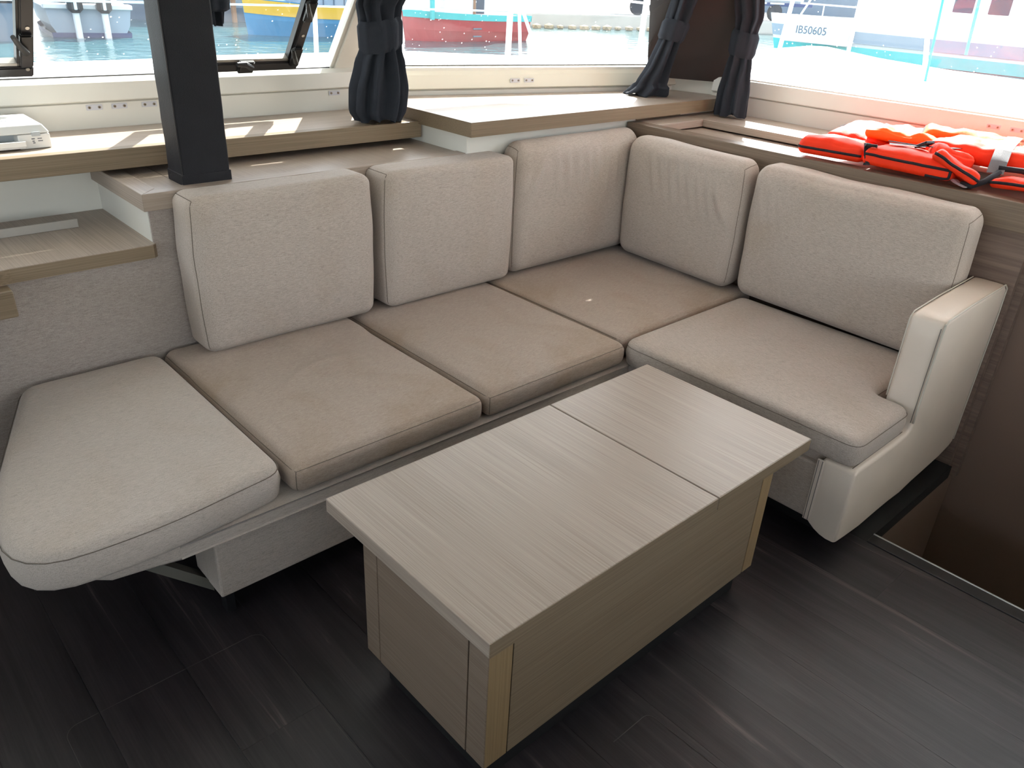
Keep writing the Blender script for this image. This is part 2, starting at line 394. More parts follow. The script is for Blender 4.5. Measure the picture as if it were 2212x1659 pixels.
# access hatch outlines let into the floor
def hatch_seam(pts):
    bm = tube(bmesh.new(), pts, 1, seg=4, flat=(.0012, .0006)); add('hatch_seam', bm, 'grey_edge', floor)
def arc(cx, cy, r, a0, a1, n=6): return [(cx+r*math.cos(a0+(a1-a0)*i/n), cy+r*math.sin(a0+(a1-a0)*i/n)) for i in range(n+1)]
h1 = [(.125, .6)]+arc(.125+.03, 1.51-.03, .03, math.pi, math.pi/2)+arc(.595-.03, 1.51-.03, .03, math.pi/2, 0)+[(.595, .6)]
hatch_seam([(p[0], p[1], .0006) for p in h1])
h2 = [(1.05, .69)]+arc(1.175-.02, .69-.02, .02, math.pi/2, 0)+[(1.19, 0)]
hatch_seam([(p[0], p[1], .0006) for p in h2])
# floor nosing above the stairwell
bm = bmesh.new(); bbox(bm, 2.236, 2.285, -2.0, .655, -.05, .004, .002); tr = add('trim_1', bm, 'black_plastic', None, (2.26, -.6, 0)); tag(tr, 'black edge strip where the floor drops to the stairwell', 'trim', kind='structure')
bm = tube(bmesh.new(), [(2.286, -2, .004), (2.286, .655, .004)], .003); add('metal_edge', bm, 'steel', tr)
# stairwell into the hull
sw = box('wall_stairwell', 2.99, 3.03, -2.2, .66, -1.2, .88, 'hull_wall', base=(3.0, -.5, 0)); tag(sw, 'brown laminate wall lining the stairwell', 'wall', kind='structure')
o = box('wall_stairwell_end', 2.24, 2.99, .657, .69, -1.2, -.05, 'hull_wall', base=(2.6, .67, -.6)); tag(o, 'brown laminate wall under the sofa end', 'wall', kind='structure')
o = box('wall_stairwell_inner', 2.20, 2.236, -2.2, .69, -1.2, -.05, 'hull_wall', base=(2.2, -.5, -.6)); tag(o, 'inner stairwell wall under the floor edge', 'wall', kind='structure')
o = box('floor_hull', 2.2, 3.03, -2.2, .69, -1.25, -1.2, 'subfloor', base=(2.6, -.7, -1.2)); tag(o, 'dark floor at the bottom of the stairwell', 'floor', kind='structure')

# ------------------------------------------------------------------ structure: walls, windows, roof
RK = .79                                             # rake of the front windows
def wall_run(name, A, B, nrm, label, step=1.088, sill=1.165, zlow=0.0, groove=.012, back=.16):
    """white liner wall from A to B (x,y), nrm = unit vector into the cabin"""
    A, B, N = Vector((*A, 0)), Vector((*B, 0)), Vector((*nrm, 0))
    def P(d, z): return A+N*d+Vector((0, 0, z))     # d>0 into the cabin
    prof = [P(0, zlow), P(0, step-.004), P(-.01, step), P(-.01, sill-.006), P(-.03, sill-.004), P(-back, sill-.004), P(-back, zlow)]
    w = add(name, extrude_profile(bmesh.new(), prof, A, B), 'white_gelcoat', None, ((A+B)/2)); tag(w, label, 'wall', kind='structure')
    return w, A, B, N, P
# front
wf, A, B, N, P = wall_run('wall_front', (-2.4, 3.035), (2.03, 3.035), (0, -1), 'white moulded liner wall below the front window')
d = B-A
prof = [P(.006, 1.09), P(.010, 1.094), P(.004, 1.15), P(-.012, 1.165), P(-.03, 1.165), P(-.012, 1.09)]
add('window_ledge_panel', extrude_profile(bmesh.new(), prof, A, B), 'white_gelcoat', wf)
prof = [P(-.028, 1.165), P(-.028, 1.169), P(-.034, 1.169), P(-.034, 1.165)]
add('gasket', extrude_profile(bmesh.new(), prof, A, B), 'grey_edge', wf)
# diagonal
DA, DB = (2.03, 3.035), (3.62, 2.655)
du = Vector((DB[0]-DA[0], DB[1]-DA[1])).normalized(); DN_ = (du.y, -du.x)
wd, A2, B2, N2, P2 = wall_run('wall_front_corner', DA, DB, DN_, 'cream liner wall below the angled corner window', step=1.068, sill=1.165)
prof = [P2(.012, 1.072), P2(.018, 1.076), P2(.012, 1.095), P2(.000, 1.13), P2(-.016, 1.158), P2(-.03, 1.165), P2(-.012, 1.072)]
add('window_ledge_panel', extrude_profile(bmesh.new(), prof, A2, B2), 'cream_panel', wd)
prof = [P2(-.030, 1.165), P2(-.030, 1.169), P2(-.036, 1.169), P2(-.036, 1.165)]
add('gasket', extrude_profile(bmesh.new(), prof, A2, B2), 'grey_edge', wd)
# short return and right side
PA, PB = (3.60, 2.665), (3.665, 2.44)
pu = Vector((PB[0]-PA[0], PB[1]-PA[1])).normalized(); PN = (pu.y, -pu.x)
wp, A3, B3, N3, P3 = wall_run('wall_corner', PA, PB, PN, 'white liner panel below the dark corner pillar', step=1.16, sill=1.165)
wr, A4, B4, N4, P4 = wall_run('wall_right', (3.645, 2.435), (3.645, -2.2), (-1, 0), 'white liner wall below the side window', step=1.064, sill=1.150)
prof = [P4(.006, 1.066), P4(.010, 1.07), P4(.000, 1.135), P4(-.03, 1.15), P4(-.012, 1.066)]
add('window_ledge_panel', extrude_profile(bmesh.new(), prof, A4, B4), 'white_gelcoat', wr)

def raked_pane(A, B, N, sill, top, rake, off=-.045, t=.006):
    A, B = A+N*off, B+N*off
    a, b = A+Vector((0, 0, sill)), B+Vector((0, 0, sill)); h = top-sill
    c, d_ = b+N*rake*h+Vector((0, 0, h)), a+N*rake*h+Vector((0, 0, h))
    nn = (b-a).cross(d_-a).normalized()*t
    bm = bmesh.new(); v = [bm.verts.new(p) for p in (a, b, c, d_)]; w = [bm.verts.new(p+nn) for p in (a, b, c, d_)]
    bm.faces.new(v); bm.faces.new(w[::-1])
    for i in range(4): bm.faces.new((v[i], w[i], w[(i+1) % 4], v[(i+1) % 4]))
    bmesh.ops.recalc_face_normals(bm, faces=bm.faces[:])
    return bm
def raked_bar(A, N, u, width, z0, z1, rake, off=-.03, depth=.05, shear=0.0):
    """bar lying in the raked window plane, centred on A along u"""
    A = Vector(A); bm = bmesh.new(); vs = []
    for z in (z0, z1):
        h = z-1.165
        for s, dd in ((-.5, 0), (.5, 0), (.5, 1), (-.5, 1)):
            vs.append(bm.verts.new(A+u*(s*width+shear*h)+N*(off+rake*h-dd*depth)+Vector((0, 0, z))))
    for f in ((0, 1, 2, 3), (7, 6, 5, 4), (0, 4, 5, 1), (1, 5, 6, 2), (2, 6, 7, 3), (3, 7, 4, 0)): bm.faces.new([vs[i] for i in f])
    bmesh.ops.recalc_face_normals(bm, faces=bm.faces[:])
    return bm
TOP = 2.0
UX = Vector((1, 0, 0)); NF = Vector((0, -1, 0))
w1 = thing('window_1', (0, 3.06, 1.165), 'raked front window with a salt-sprayed pane', 'window', kind='structure')
add('pane', raked_pane(Vector((-2.3, 3.035, 0)), Vector((1.83, 3.035, 0)), NF, 1.165, TOP, RK), 'salt_glass', w1)
add('pillar', raked_bar((1.905, 3.035, 0), NF, UX, .17, 1.10, TOP, RK, off=-.012, depth=.09), 'white_gelcoat', w1)
bm = raked_bar((1.813, 3.035, 0), NF, UX, .02, 1.165, TOP, RK, off=-.026, depth=.04); add('frame', bm, 'white_gelcoat', w1)
w2 = thing('window_2', (2.8, 2.85, 1.165), 'angled corner window with salt speckles', 'window', kind='structure')
add('pane', raked_pane(A2, B2-Vector((du.x, du.y, 0))*.12, N2, 1.165, TOP, RK), 'salt_glass', w2)
w3 = thing('window_3', (3.67, .8, 1.15), 'raked side window above the shelf with life jackets', 'window', kind='structure')
add('pane', raked_pane(Vector((3.645, 2.33, 0)), Vector((3.645, -1.9, 0)), N4, 1.15, TOP, .5), 'clear_glass', w3)
# dark lining of the corner pillar
bm = bmesh.new()
def pil(p, q, z0, z1, rake, N_, t):
    vs = []
    for z in (z0, z1):
        h = z-1.165
        for pt, dd in ((p, 0), (q, 0), (q, t), (p, t)):
            vs.append(bm.verts.new(Vector((*pt, z))+N_*(rake*h-dd)))
    for f in ((0, 1, 2, 3), (7, 6, 5, 4), (0, 4, 5, 1), (1, 5, 6, 2), (2, 6, 7, 3), (3, 7, 4, 0)): bm.faces.new([vs[i] for i in f])
pq0, pq1 = (3.44, 2.71), (3.69, 2.30)
pn = Vector((pq1[1]-pq0[1], -(pq1[0]-pq0[0]), 0)).normalized()
pil(pq0, pq1, 1.11, TOP, .62, pn, .08); bmesh.ops.recalc_face_normals(bm, faces=bm.faces[:])
o = add('trim_2', bm, 'pillar_cloth', None, (3.56, 2.5, 1.11)); tag(o, 'dark brown lining of the corner pillar between two curtains', 'pillar', kind='structure')
# ceiling with overhanging brow, rear and left walls
bm = prism(bmesh.new(), [(-2.6, -2.6), (4.02, -2.6), (4.02, 1.9), (3.95, 1.95), (3.95, 2.86), (3.36, 3.31), (1.9, 3.34), (-2.6, 3.34)], 2.0, 2.08)
o = add('ceiling', bm, 'white_ceiling', None, (0, 0, 2.0)); tag(o, 'white cabin ceiling reaching out as a roof brow', 'ceiling', kind='structure')
o = box('wall_left', -2.5, -2.42, -2.6, 3.1, 0, 1.28, 'white_ceiling'); tag(o, 'white wall on the far side of the cabin', 'wall', kind='structure')
o = box('wall_left_top', -2.5, -2.42, -2.6, 3.1, 1.75, 2.0, 'white_ceiling'); tag(o, 'white header above the far side window', 'wall', kind='structure')
o = box('wall_rear', -2.5, -.9, -2.3, -2.2, 0, 2.0, 'white_ceiling'); tag(o, 'white rear wall beside the open cockpit doorway', 'wall', kind='structure')
o = box('rear_light_block', -2.4, 2.2, -1.35, -.8, 0, .78, 'oak_side_x', base=(0, -1.1, 0)); tag(o, 'unseen low block added behind the viewer to hold back doorway light', 'wall', kind='structure')  # added out of view, height set to cut low light from the doorway
o = box('wall_rear_top', -2.5, 3.8, -2.3, -2.2, 1.75, 2.0, 'white_ceiling', base=(0, -2.25, 1.75)); tag(o, 'white header above the cockpit doorway', 'wall', kind='structure')
o = box('wall_rear_right', 1.7, 3.8, -2.3, -2.2, -1.2, 2.0, 'white_ceiling'); tag(o, 'white rear wall beside the stairwell', 'wall', kind='structure')
# fabric-covered wall behind the sofa
o = box('wall_sofa_back', .784, 2.93, 2.412, 2.44, 0, .873, 'fabric_wall', base=(1.8, 2.43, 0)); tag(o, 'grey linen-covered wall behind the sofa', 'wall', kind='structure')
o = box('wall_nook_front', -2.4, .784, 2.412, 2.44, 0, .731, 'fabric_wall', base=(-.5, 2.43, 0)); tag(o, 'grey linen-covered wall below the nook shelf', 'wall', kind='structure')

# ------------------------------------------------------------------ furniture: shelves
# lower nook shelf
sh = thing('nook_shelf', (.2, 2.4, .731), 'low pale oak shelf with rounded front corner in the white nook', 'shelf')
fr_ = [(.285, 2.1), (.302, 2.27), (.310, 2.315), (.322, 2.348), (.338, 2.372), (.360, 2.387), (.392, 2.392), (.774, 2.392), (.785, 2.402)]
pts = [(.785, 2.862), (-.6, 2.862), (-.6, 2.1)]+fr_
bd = add('board', prism(bmesh.new(), pts, .731, .773, .002), 'oak_y', sh)
bm = bmesh.new(); a_ = [[bm.verts.new((p[0]+(.0012 if k < 4 else .0006), p[1]-(.0012 if k > 3 else .0002), z)) for k, p in enumerate(fr_)] for z in (.7325, .7715)]
for k in range(len(fr_)-1): bm.faces.new((a_[0][k], a_[0][k+1], a_[1][k+1], a_[1][k]))
add('edge_band', bm, 'oak_side_x', bd)
box('edge_rail', -.6, .655, 2.685, 2.69, .773, .800, 'aluminium', sh, .001)
o = box('shelf_bracket', .05, .378, 2.335, 2.411, .655, .7305, 'oak_side_x', None, .004); tag(o, 'small oak bracket under the rounded corner of the nook shelf', 'bracket')
nb = box('wall_nook_back', -2.4, .80, 2.862, 2.90, .0, .96, 'white_gelcoat', base=(0, 2.87, 0)); tag(nb, 'white back panel of the nook', 'wall', kind='structure')
ns = box('wall_nook_side', .782, .80, 2.42, 2.862, .45, .875, 'white_gelcoat', base=(.79, 2.6, .45)); tag(ns, 'white side panel of the nook', 'wall', kind='structure')
# middle ledge with the mast post
lg = thing('window_ledge', (1.4, 2.6, .873), 'middle pale oak ledge with raised nosing behind the long sofa', 'ledge')
box('top_board', .82, 1.99, 2.445, 2.9, .885, .921, 'oak_y', lg)
bm = prism(bmesh.new(), [(.765, 2.392), (1.99, 2.392), (2.03, 2.392), (2.03, 2.40), (1.99, 2.447), (.824, 2.447)][0:1]+[(2.03, 2.392), (1.985, 2.447), (.824, 2.447)], .873, .925, .002)
add('front_nosing', bm, 'oak_x', lg)
bm = prism(bmesh.new(), [(.765, 2.3925), (.8235, 2.4475), (.8235, 2.86), (.765, 2.86)], .873, .925, .002)
add('side_nosing', bm, 'oak_y', lg)
box('joint_line', .908, .9095, 2.56, 2.9, .9208, .9214, 'grey_edge', lg)
# upper shelf
us = thing('upper_shelf', (.3, 2.85, .942), 'long oak shelf with a thick front edge below the front window', 'shelf')
box('top_board', -2.35, 1.975, 2.70, 3.033, .955, 1.003, 'oak_x', us)
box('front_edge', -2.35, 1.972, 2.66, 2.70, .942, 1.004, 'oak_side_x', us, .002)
box('back_rail', -2.35, 1.975, 2.905, 2.98, .885, .955, 'black_matt', us)
# corner counter
cc = thing('corner_counter', (2.6, 2.6, .925), 'raised oak counter with a white base in the sofa corner', 'counter')
bm = prism(bmesh.new(), [(1.962, 2.335), (3.63, 2.335), (3.655, 2.46), (3.60, 2.652), (2.04, 3.024), (1.962, 3.028)], .996, 1.047, .002); add('counter_top', bm, 'oak_x', cc)
bm = prism(bmesh.new(), [(1.958, 2.331), (3.63, 2.331), (3.63, 2.335), (1.962, 2.335), (1.962, 3.0), (1.958, 3.0)], .994, 1.048); add('edge_banding', bm, 'oak_side_x', cc)
bm = prism(bmesh.new(), [(1.983, 2.385), (3.60, 2.385), (3.60, 2.60), (2.05, 2.98), (1.983, 2.98)], .80, .994); add('base_panel', bm, 'white_gelcoat', cc)
# right-hand shelf: raised front board, frame with tray
rs = thing('side_shelf', (3.2, 1.5, .88), 'long oak tray shelf with a raised front board below the side window', 'shelf')
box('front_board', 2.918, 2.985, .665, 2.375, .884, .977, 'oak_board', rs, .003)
box('back_frame', 3.325, 3.642, .5, 2.384, .945, .978, 'oak_y', rs, .002)
box('cross_frame', 2.985, 3.325, 2.245, 2.384, .945, .978, 'oak_x', rs, .002)
box('end_frame', 2.985, 3.325, .5, .62, .945, .978, 'oak_x', rs, .002)
box('tray_bottom', 2.985, 3.64, .62, 2.383, .925, .938, 'oak_y', rs)
box('riser', 3.62, 3.642, 2.2, 2.384, .85, .945, 'oak_x', rs)
box('gap_fillet', 2.987, 3.32, 2.378, 2.3845, .979, .993, 'oak_side_x', rs)
wp_ = box('wall_side_panel', 2.932, 2.96, .667, 2.42, -.12, .884, 'walnut_panel', base=(2.94, 1.5, 0)); tag(wp_, 'brown wood panel behind the short side of the sofa', 'wall', kind='structure')
o = box('side_cabinet_wall', 2.96, 3.64, .64, .667, -.05, .94, 'walnut_panel', base=(3.3, .65, 0)); o.name = 'wall_side_end'; tag(o, 'brown end panel of the side shelf', 'wall', kind='structure')

# ------------------------------------------------------------------ mast post
mp_ = thing('mast_post', (.985, 2.5, .921), 'dark leather-covered square post standing on the middle ledge', 'post')
def pdef(p, u):
    w = .0012*math.sin(p.z*46+2*u.x)*(1 if abs(u.x) > .8 or abs(u.y) > .8 else 1)
    return Vector((p.x+(w if u.x < 0 else 0), p.y+w, p.z))
rb = RBox(.909, 1.061, 2.440, 2.553, .921, 2.0, (.008, .008, .002), .03, pdef)
add('leather_cover', rb.mesh(), 'leather_black', mp_, smooth=True)
box('foot_trim', .907, 1.063, 2.438, 2.555, .921, .955, 'leather_black', mp_, .002)
bm = tube(bmesh.new(), [(.9085, 2.4395, .95), (.9085, 2.4395, 1.99)], .0018); add('corner_seam', bm, 'black_plastic', mp_)

# ------------------------------------------------------------------ corner sofa frame
sf = thing('corner_sofa', (1.7, 1.9, 0), 'L-shaped linen sofa base with a white leather arm end', 'sofa')
def platform(pts, z0, z1): return prism(bmesh.new(), pts, z0, z1, .012, 3)
lip = [(2.9, 2.41), (.40, 2.41), (.27, 2.25), (.19, 2.0), (.165, 1.78), (.20, 1.66), (.30, 1.575), (.45, 1.553), (2.07, 1.553), (2.075, .79), (2.9, .79)]
o = add('seat_platform', platform(lip, .287, .327), 'fabric_base', sf); smooth_angle(o, 40)
box('front_panel', .535, 2.09, 1.578, 1.66, .098, .290, 'fabric_base', sf, .006)
box('side_return', .536, .60, 1.655, 1.735, .098, .290, 'fabric_base', sf, .006)
box('front_panel', 2.056, 2.13, .79, 1.60, .100, .290, 'fabric_y', sf, .006)
box('plinth', .66, 2.9, 1.70, 2.40, 0, .29, 'black_matt', sf)
box('plinth', 2.16, 2.9, .76, 1.70, 0, .29, 'black_matt', sf)
box('leg', .56, .585, 1.625, 1.66, 0, .10, 'black_plastic', sf, .002)
bm = bmesh.new(); d_ = [(.40, 1.72, .20), (.40, 1.72, .235), (.55, 1.70, .055), (.55, 1.70, .02)]
extrude_profile(bm, [(.36, 1.70, .262), (.36, 1.70, .225), (.56, 1.70, .025), (.56, 1.70, .062)], (0, 1.70, 0), (0, 1.74, 0)); add('brace', bm, 'brace_paint', sf)
# white leather arm: one L-shaped upholstered end
def arm_mesh():
    prof = [(2.046, .070), (2.10, .062), (2.20, .058), (2.32, .060), (2.42, .052), (2.50, .050), (2.58, .064), (2.70, .062), (2.82, .070), (2.90, .085), (2.925, .10),
            (2.925, .40), (2.925, .66), (2.918, .70), (2.895, .716), (2.75, .714), (2.58, .710), (2.46, .704), (2.425, .700), (2.413, .688), (2.412, .62), (2.412, .50), (2.412, .36),
            (2.408, .338), (2.395, .328), (2.30, .327), (2.18, .326), (2.075, .326), (2.054, .322), (2.046, .312), (2.046, .20)]
    y0, y1 = .682, .786; bm = bmesh.new(); rings = []
    P_ = [Vector(p) for p in prof]; n = len(P_); nor = []
    for i in range(n):
        a = (P_[i]-P_[i-1]).normalized(); b = (P_[(i+1) % n]-P_[i]).normalized(); v = Vector((a.y, -a.x))+Vector((b.y, -b.x)); nor.append(v.normalized())
    r = .012; prof_y = [(r*(1-math.sin(math.pi/2*k/4)), y0+r*(1-math.cos(math.pi/2*k/4))) for k in range(5)]+[(-.001, y0+(y1-y0)*f) for f in (.3, .5, .7)]+[(r*(1-math.cos(math.pi/2*k/4)), y1-r+r*math.sin(math.pi/2*k/4)) for k in range(5)]
    for d_, y_ in prof_y:
        ring = []
        for p, nn in zip(P_, nor):
            q = p-nn*d_; f = (y_-y0)/(y1-y0); z = q.y
            if z < .12: z += f*.034*max(0, 1-(q.x-2.046)/.25)-.012*math.sin(f*math.pi)*max(0, 1-(q.x-2.046)/.1)
            ring.append(bm.verts.new((q.x+.003*fbm((q.x, y_, z), 9, 2), y_+.003*fbm((q.x, 0, z), 7, 5)*(1 if y_ < .74 else 0), z)))
        rings.append(ring)
    for A_, B_ in zip(rings[:-1], rings[1:]):
        for i in range(n): bm.faces.new((A_[i], B_[i], B_[(i+1) % n], A_[(i+1) % n]))
    f0 = bm.faces.new(rings[0]); f1 = bm.faces.new(rings[-1][::-1])
    bmesh.ops.triangulate(bm, faces=[f0, f1]); bmesh.ops.recalc_face_normals(bm, faces=bm.faces[:])
    return bm
ao = add('leather_arm', arm_mesh(), 'leather_white', sf); smooth_angle(ao, 50); ao['label'] = 'white leather arm and end panel'
pth = [(2.4095, .683, .36), (2.4095, .683, .62), (2.412, .683, .692), (2.43, .683, .7035), (2.60, .683, .713), (2.89, .683, .718), (2.92, .683, .70), (2.927, .683, .60), (2.927, .683, .30), (2.927, .683, .11)]
def spline(p, n=8):
    out_ = []
    for a, b in zip(p[:-1], p[1:]):
        for k in range(n): out_.append(Vector(a).lerp(Vector(b), k/n))
    out_.append(Vector(p[-1])); return out_
add('piping', tube(bmesh.new(), spline(pth), .0032), 'leather_seam', ao, smooth=True)
add('piping', tube(bmesh.new(), spline([(2.4105, .785, .42), (2.4105, .785, .685), (2.43, .785, .703), (2.60, .785, .712), (2.89, .785, .717)]), .0022), 'leather_seam', ao, smooth=True)
add('stitching', tube(bmesh.new(), spline([(2.4095, .691, .36), (2.4095, .691, .62), (2.4105, .691, .68)]), .0012), 'thread_grey', ao)
box('seam_strip', 2.0425, 2.05, .776, .798, .102, .318, 'leather_white', ao, .002)
for yy in (.781, .793): add('stitching', tube(bmesh.new(), [(2.0423, yy, .104), (2.0423, yy, .316)], .0012), 'thread_grey', ao)
add('stitching', tube(bmesh.new(), spline([(2.06, .700, .3275), (2.20, .700, .3280), (2.39, .700, .3285)]), .0014), 'thread_dark', ao)

# ------------------------------------------------------------------ cushions
def cushion(name, label, rb, mat, group, seams=(), r_seam=.0012):
    c = (rb.lo+rb.hi)/2; base = (c.x, c.y, rb.lo.z)
    t = thing(name, base, label, 'cushion', group)
    add('cover', rb.mesh(), mat, t, smooth=True)
    for s in seams:
        pth = rb.path(s, 34)
        add('seam', tube(bmesh.new(), pth, r_seam, 5), 'thread_dark', t)
    return t
def backdef(axis, sgn, bulge, seed, wr=None, skew=0.0, mid=0.0, tuck=.0):
    """front face normal = -axis; u coordinates -1..1"""
    def f(p, u):
        q = Vector(p); a = 1 if axis == 1 else 0; b = 1-a
        fr = max(0, -u[a])                                    # front
        w = (1-u[b]**4)*(1-u.z**4)
        q[a] -= bulge*w*fr
        sd_ = abs(u[b])**3*(1-u.z**2)
        q[b] += .008*sd_*(1 if u[b] > 0 else -1)*(1+.6*noise.noise(Vector((u.z*1.7, seed, 0))))
        q[a] -= fr*(.006*fbm(p, 5, seed)+.003*fbm(p, 13, seed+3))*(1-u[b]**6)*(1-u.z**6)
        q.z += max(0, u.z)*(.006*fbm(p, 6, seed+9))*(1-u[b]**6)
        if wr:
            for (c0, z0, ang, L, amp, wd, cnt, gap) in wr:
                for i in range(cnt):
                    x_ = q[b]-(c0+i*gap); z_ = q.z-z0
                    du_ = x_*math.cos(ang)+z_*math.sin(ang); dv_ = -x_*math.sin(ang)+z_*math.cos(ang)
                    g = math.exp(-(du_/wd)**2)*max(0, 1-(dv_/L)**2)
                    q[a] -= fr*amp*g
        q[a] += skew*(q[b]-mid)
        return q
    return f
GB = 'back cushions along the sofa'
def bseams_y(x0, x1, y0, y1, z0, z1, sides='lr', r=.03, yoff=.012):
    s = []
    if 'l' in sides: s.append([(x0, y0+yoff, z0+.01), (x0, y0+yoff, z1), ])
    if 'r' in sides: s.append([(x1, y0+yoff, z0+.01), (x1, y0+yoff, z1)])
    if 'L' in sides: s.append([(x0, y0+yoff, z0+.01), (x0, y0+yoff, z1), (x0, y1-.01, z1)])
    return s
cushion('back_cushion', 'linen back cushion behind the dark post, leftmost on the long sofa',
    RBox(.848, 1.478, 2.268, 2.412, .424, .928, (.045, .032, .035), .018, backdef(1, 1, .022, 1, [(.98, .50, .0, .05, .004, .012, 5, .09)])), 'fabric_x', GB,
    [[(.848, 2.275, .44), (.848, 2.275, .928), (.848, 2.40, .928)]])
cushion('back_cushion', 'linen back cushion, second from the dark post on the long sofa',
    RBox(1.527, 2.135, 2.262, 2.412, .424, .925, (.045, .03, .03), .018, backdef(1, 1, .02, 4, None)), 'fabric_x', GB,
    [[(1.527, 2.275, .44), (1.527, 2.275, .925), (1.527, 2.40, .925)]])
WR3 = [(2.36+.06*i, .84-.006*i, .10, .11, .0085+.002*(i % 2), .011, 1, .1) for i in range(7)]+[(2.24, .82, -.5, .11, .013, .017, 1, .1)]
cushion('back_cushion', 'wrinkled linen back cushion against the counter in the sofa corner',
    RBox(2.150, 2.90, 2.265, 2.385, .424, .965, (.05, .06, .065), .012, backdef(1, 1, .018, 7, WR3)), 'fabric_x', GB,
    [[(2.150, 2.275, .44), (2.150, 2.275, .95), (2.150, 2.38, .965)]])
WR4 = [(1.72+.05*i, .80+.004*i, -.28, .13, .008+.003*(i % 2), .011, 1, .1) for i in range(8)]+[(1.70, .76, -.55, .12, .012, .014, 1, .1)]
cushion('back_cushion', 'wrinkled linen back cushion on the short sofa side beside the corner',
    RBox(2.765, 2.915, 1.635, 2.255, .424, .950, (.06, .05, .06), .012, backdef(0, 1, .018, 11, WR4, skew=.06, mid=1.94)), 'fabric_y', GB,
    [[(2.775, 1.635, .44), (2.775, 1.635, .93), (2.90, 1.635, .950)]])
WR5 = [(1.36+.045*i, .80, -.30, .12, .0075, .012, 1, .1) for i in range(5)]
cushion('back_cushion', 'wide linen back cushion beside the white leather arm',
    RBox(2.752, 2.915, .800, 1.605, .424, .950, (.05, .045, .055), .014, backdef(0, 1, .02, 15, WR5, skew=.045, mid=1.2)), 'fabric_y', GB,
    [[(2.765, .800, .44), (2.765, .800, .92), (2.90, .800, .945)]])

GS = 'seat cushions of the sofa'
def seatdef(seed, dome=.008, ridge=None, wr=None, sag=0):
    def f(p, u):
        q = Vector(p); t = max(0, u.z)
        q.z += t*(dome*(1-u.x**4)*(1-u.y**4)+(.004*fbm(p, 5, seed)+.002*fbm(p, 14, seed))*(1-abs(u.x)**8)*(1-abs(u.y)**8))
        if ridge:
            k = 1/(1+math.exp(-(q.y-ridge)/.012)); q.z += t*.008*k
        if wr:
            for (cx, cy, ang, L, amp, wd) in wr:
                dx, dy = q.x-cx, q.y-cy
                a = dx*math.cos(ang)+dy*math.sin(ang); b = -dx*math.sin(ang)+dy*math.cos(ang)
                b += 2.2*a*a
                q.z += t*amp*math.exp(-(b/wd)**2)*max(0, 1-(a/L)**2)
        # side bulge
        m_ = (1-u.z**2)
        q.y += .006*m_*(1 if u.y > 0 else -1)*(abs(u.y) > .9)
        q.x += .004*m_*(1 if u.x > 0 else -1)*(abs(u.x) > .9)
        return q
    return f
def top_seam(x0, x1, y0, y1, z1, d=.012):
    return [[(x0, y1, z1-d), (x0, y0, z1-d), (x1, y0, z1-d), (x1, y1, z1-d)]]
W2 = [(1.10+.02*i, 2.03-.06*i, .15-.1*i, .20, .0065, .012) for i in range(5)]+[(1.12, 1.86, -.5, .12, .005, .010), (1.18, 1.93, -.45, .12, .005, .010)]
cushion('seat_cushion', 'stained linen seat cushion in front of the back cushion by the dark post',
    RBox(.752, 1.382, 1.556, 2.405, .327, .418, (.03, .028, .03), .018, seatdef(21, .008, 2.175, W2)), 'fabric_seat', GS,
    top_seam(.752, 1.382, 1.556, 2.405, .418)+[[(.752, 1.556, .33), (.752, 1.556, .405)]])
cushion('seat_cushion', 'linen seat cushion in the middle of the long sofa behind the table',
    RBox(1.402, 2.042, 1.553, 2.405, .327, .418, (.03, .028, .03), .02, seatdef(24, .010, None, None)), 'fabric_seat', GS,
    top_seam(1.402, 2.042, 1.553, 2.405, .418)+[[(1.402, 1.553, .33), (1.402, 1.553, .405)]])
cushion('seat_cushion', 'square linen seat cushion in the inner corner of the sofa',
    RBox(2.054, 2.90, 1.592, 2.375, .327, .418, (.02, .02, .02), .025, seatdef(27, .004)), 'fabric_seat', GS,
    [[(2.054, 2.38, .408), (2.054, 1.592, .408)]])
def c5def(p, u):
    q = seatdef(31, .008)(p, u)
    if q.x > 2.405 and q.y < .80:
        k = (.80-q.y); q.y = .80-k*.02
    return q
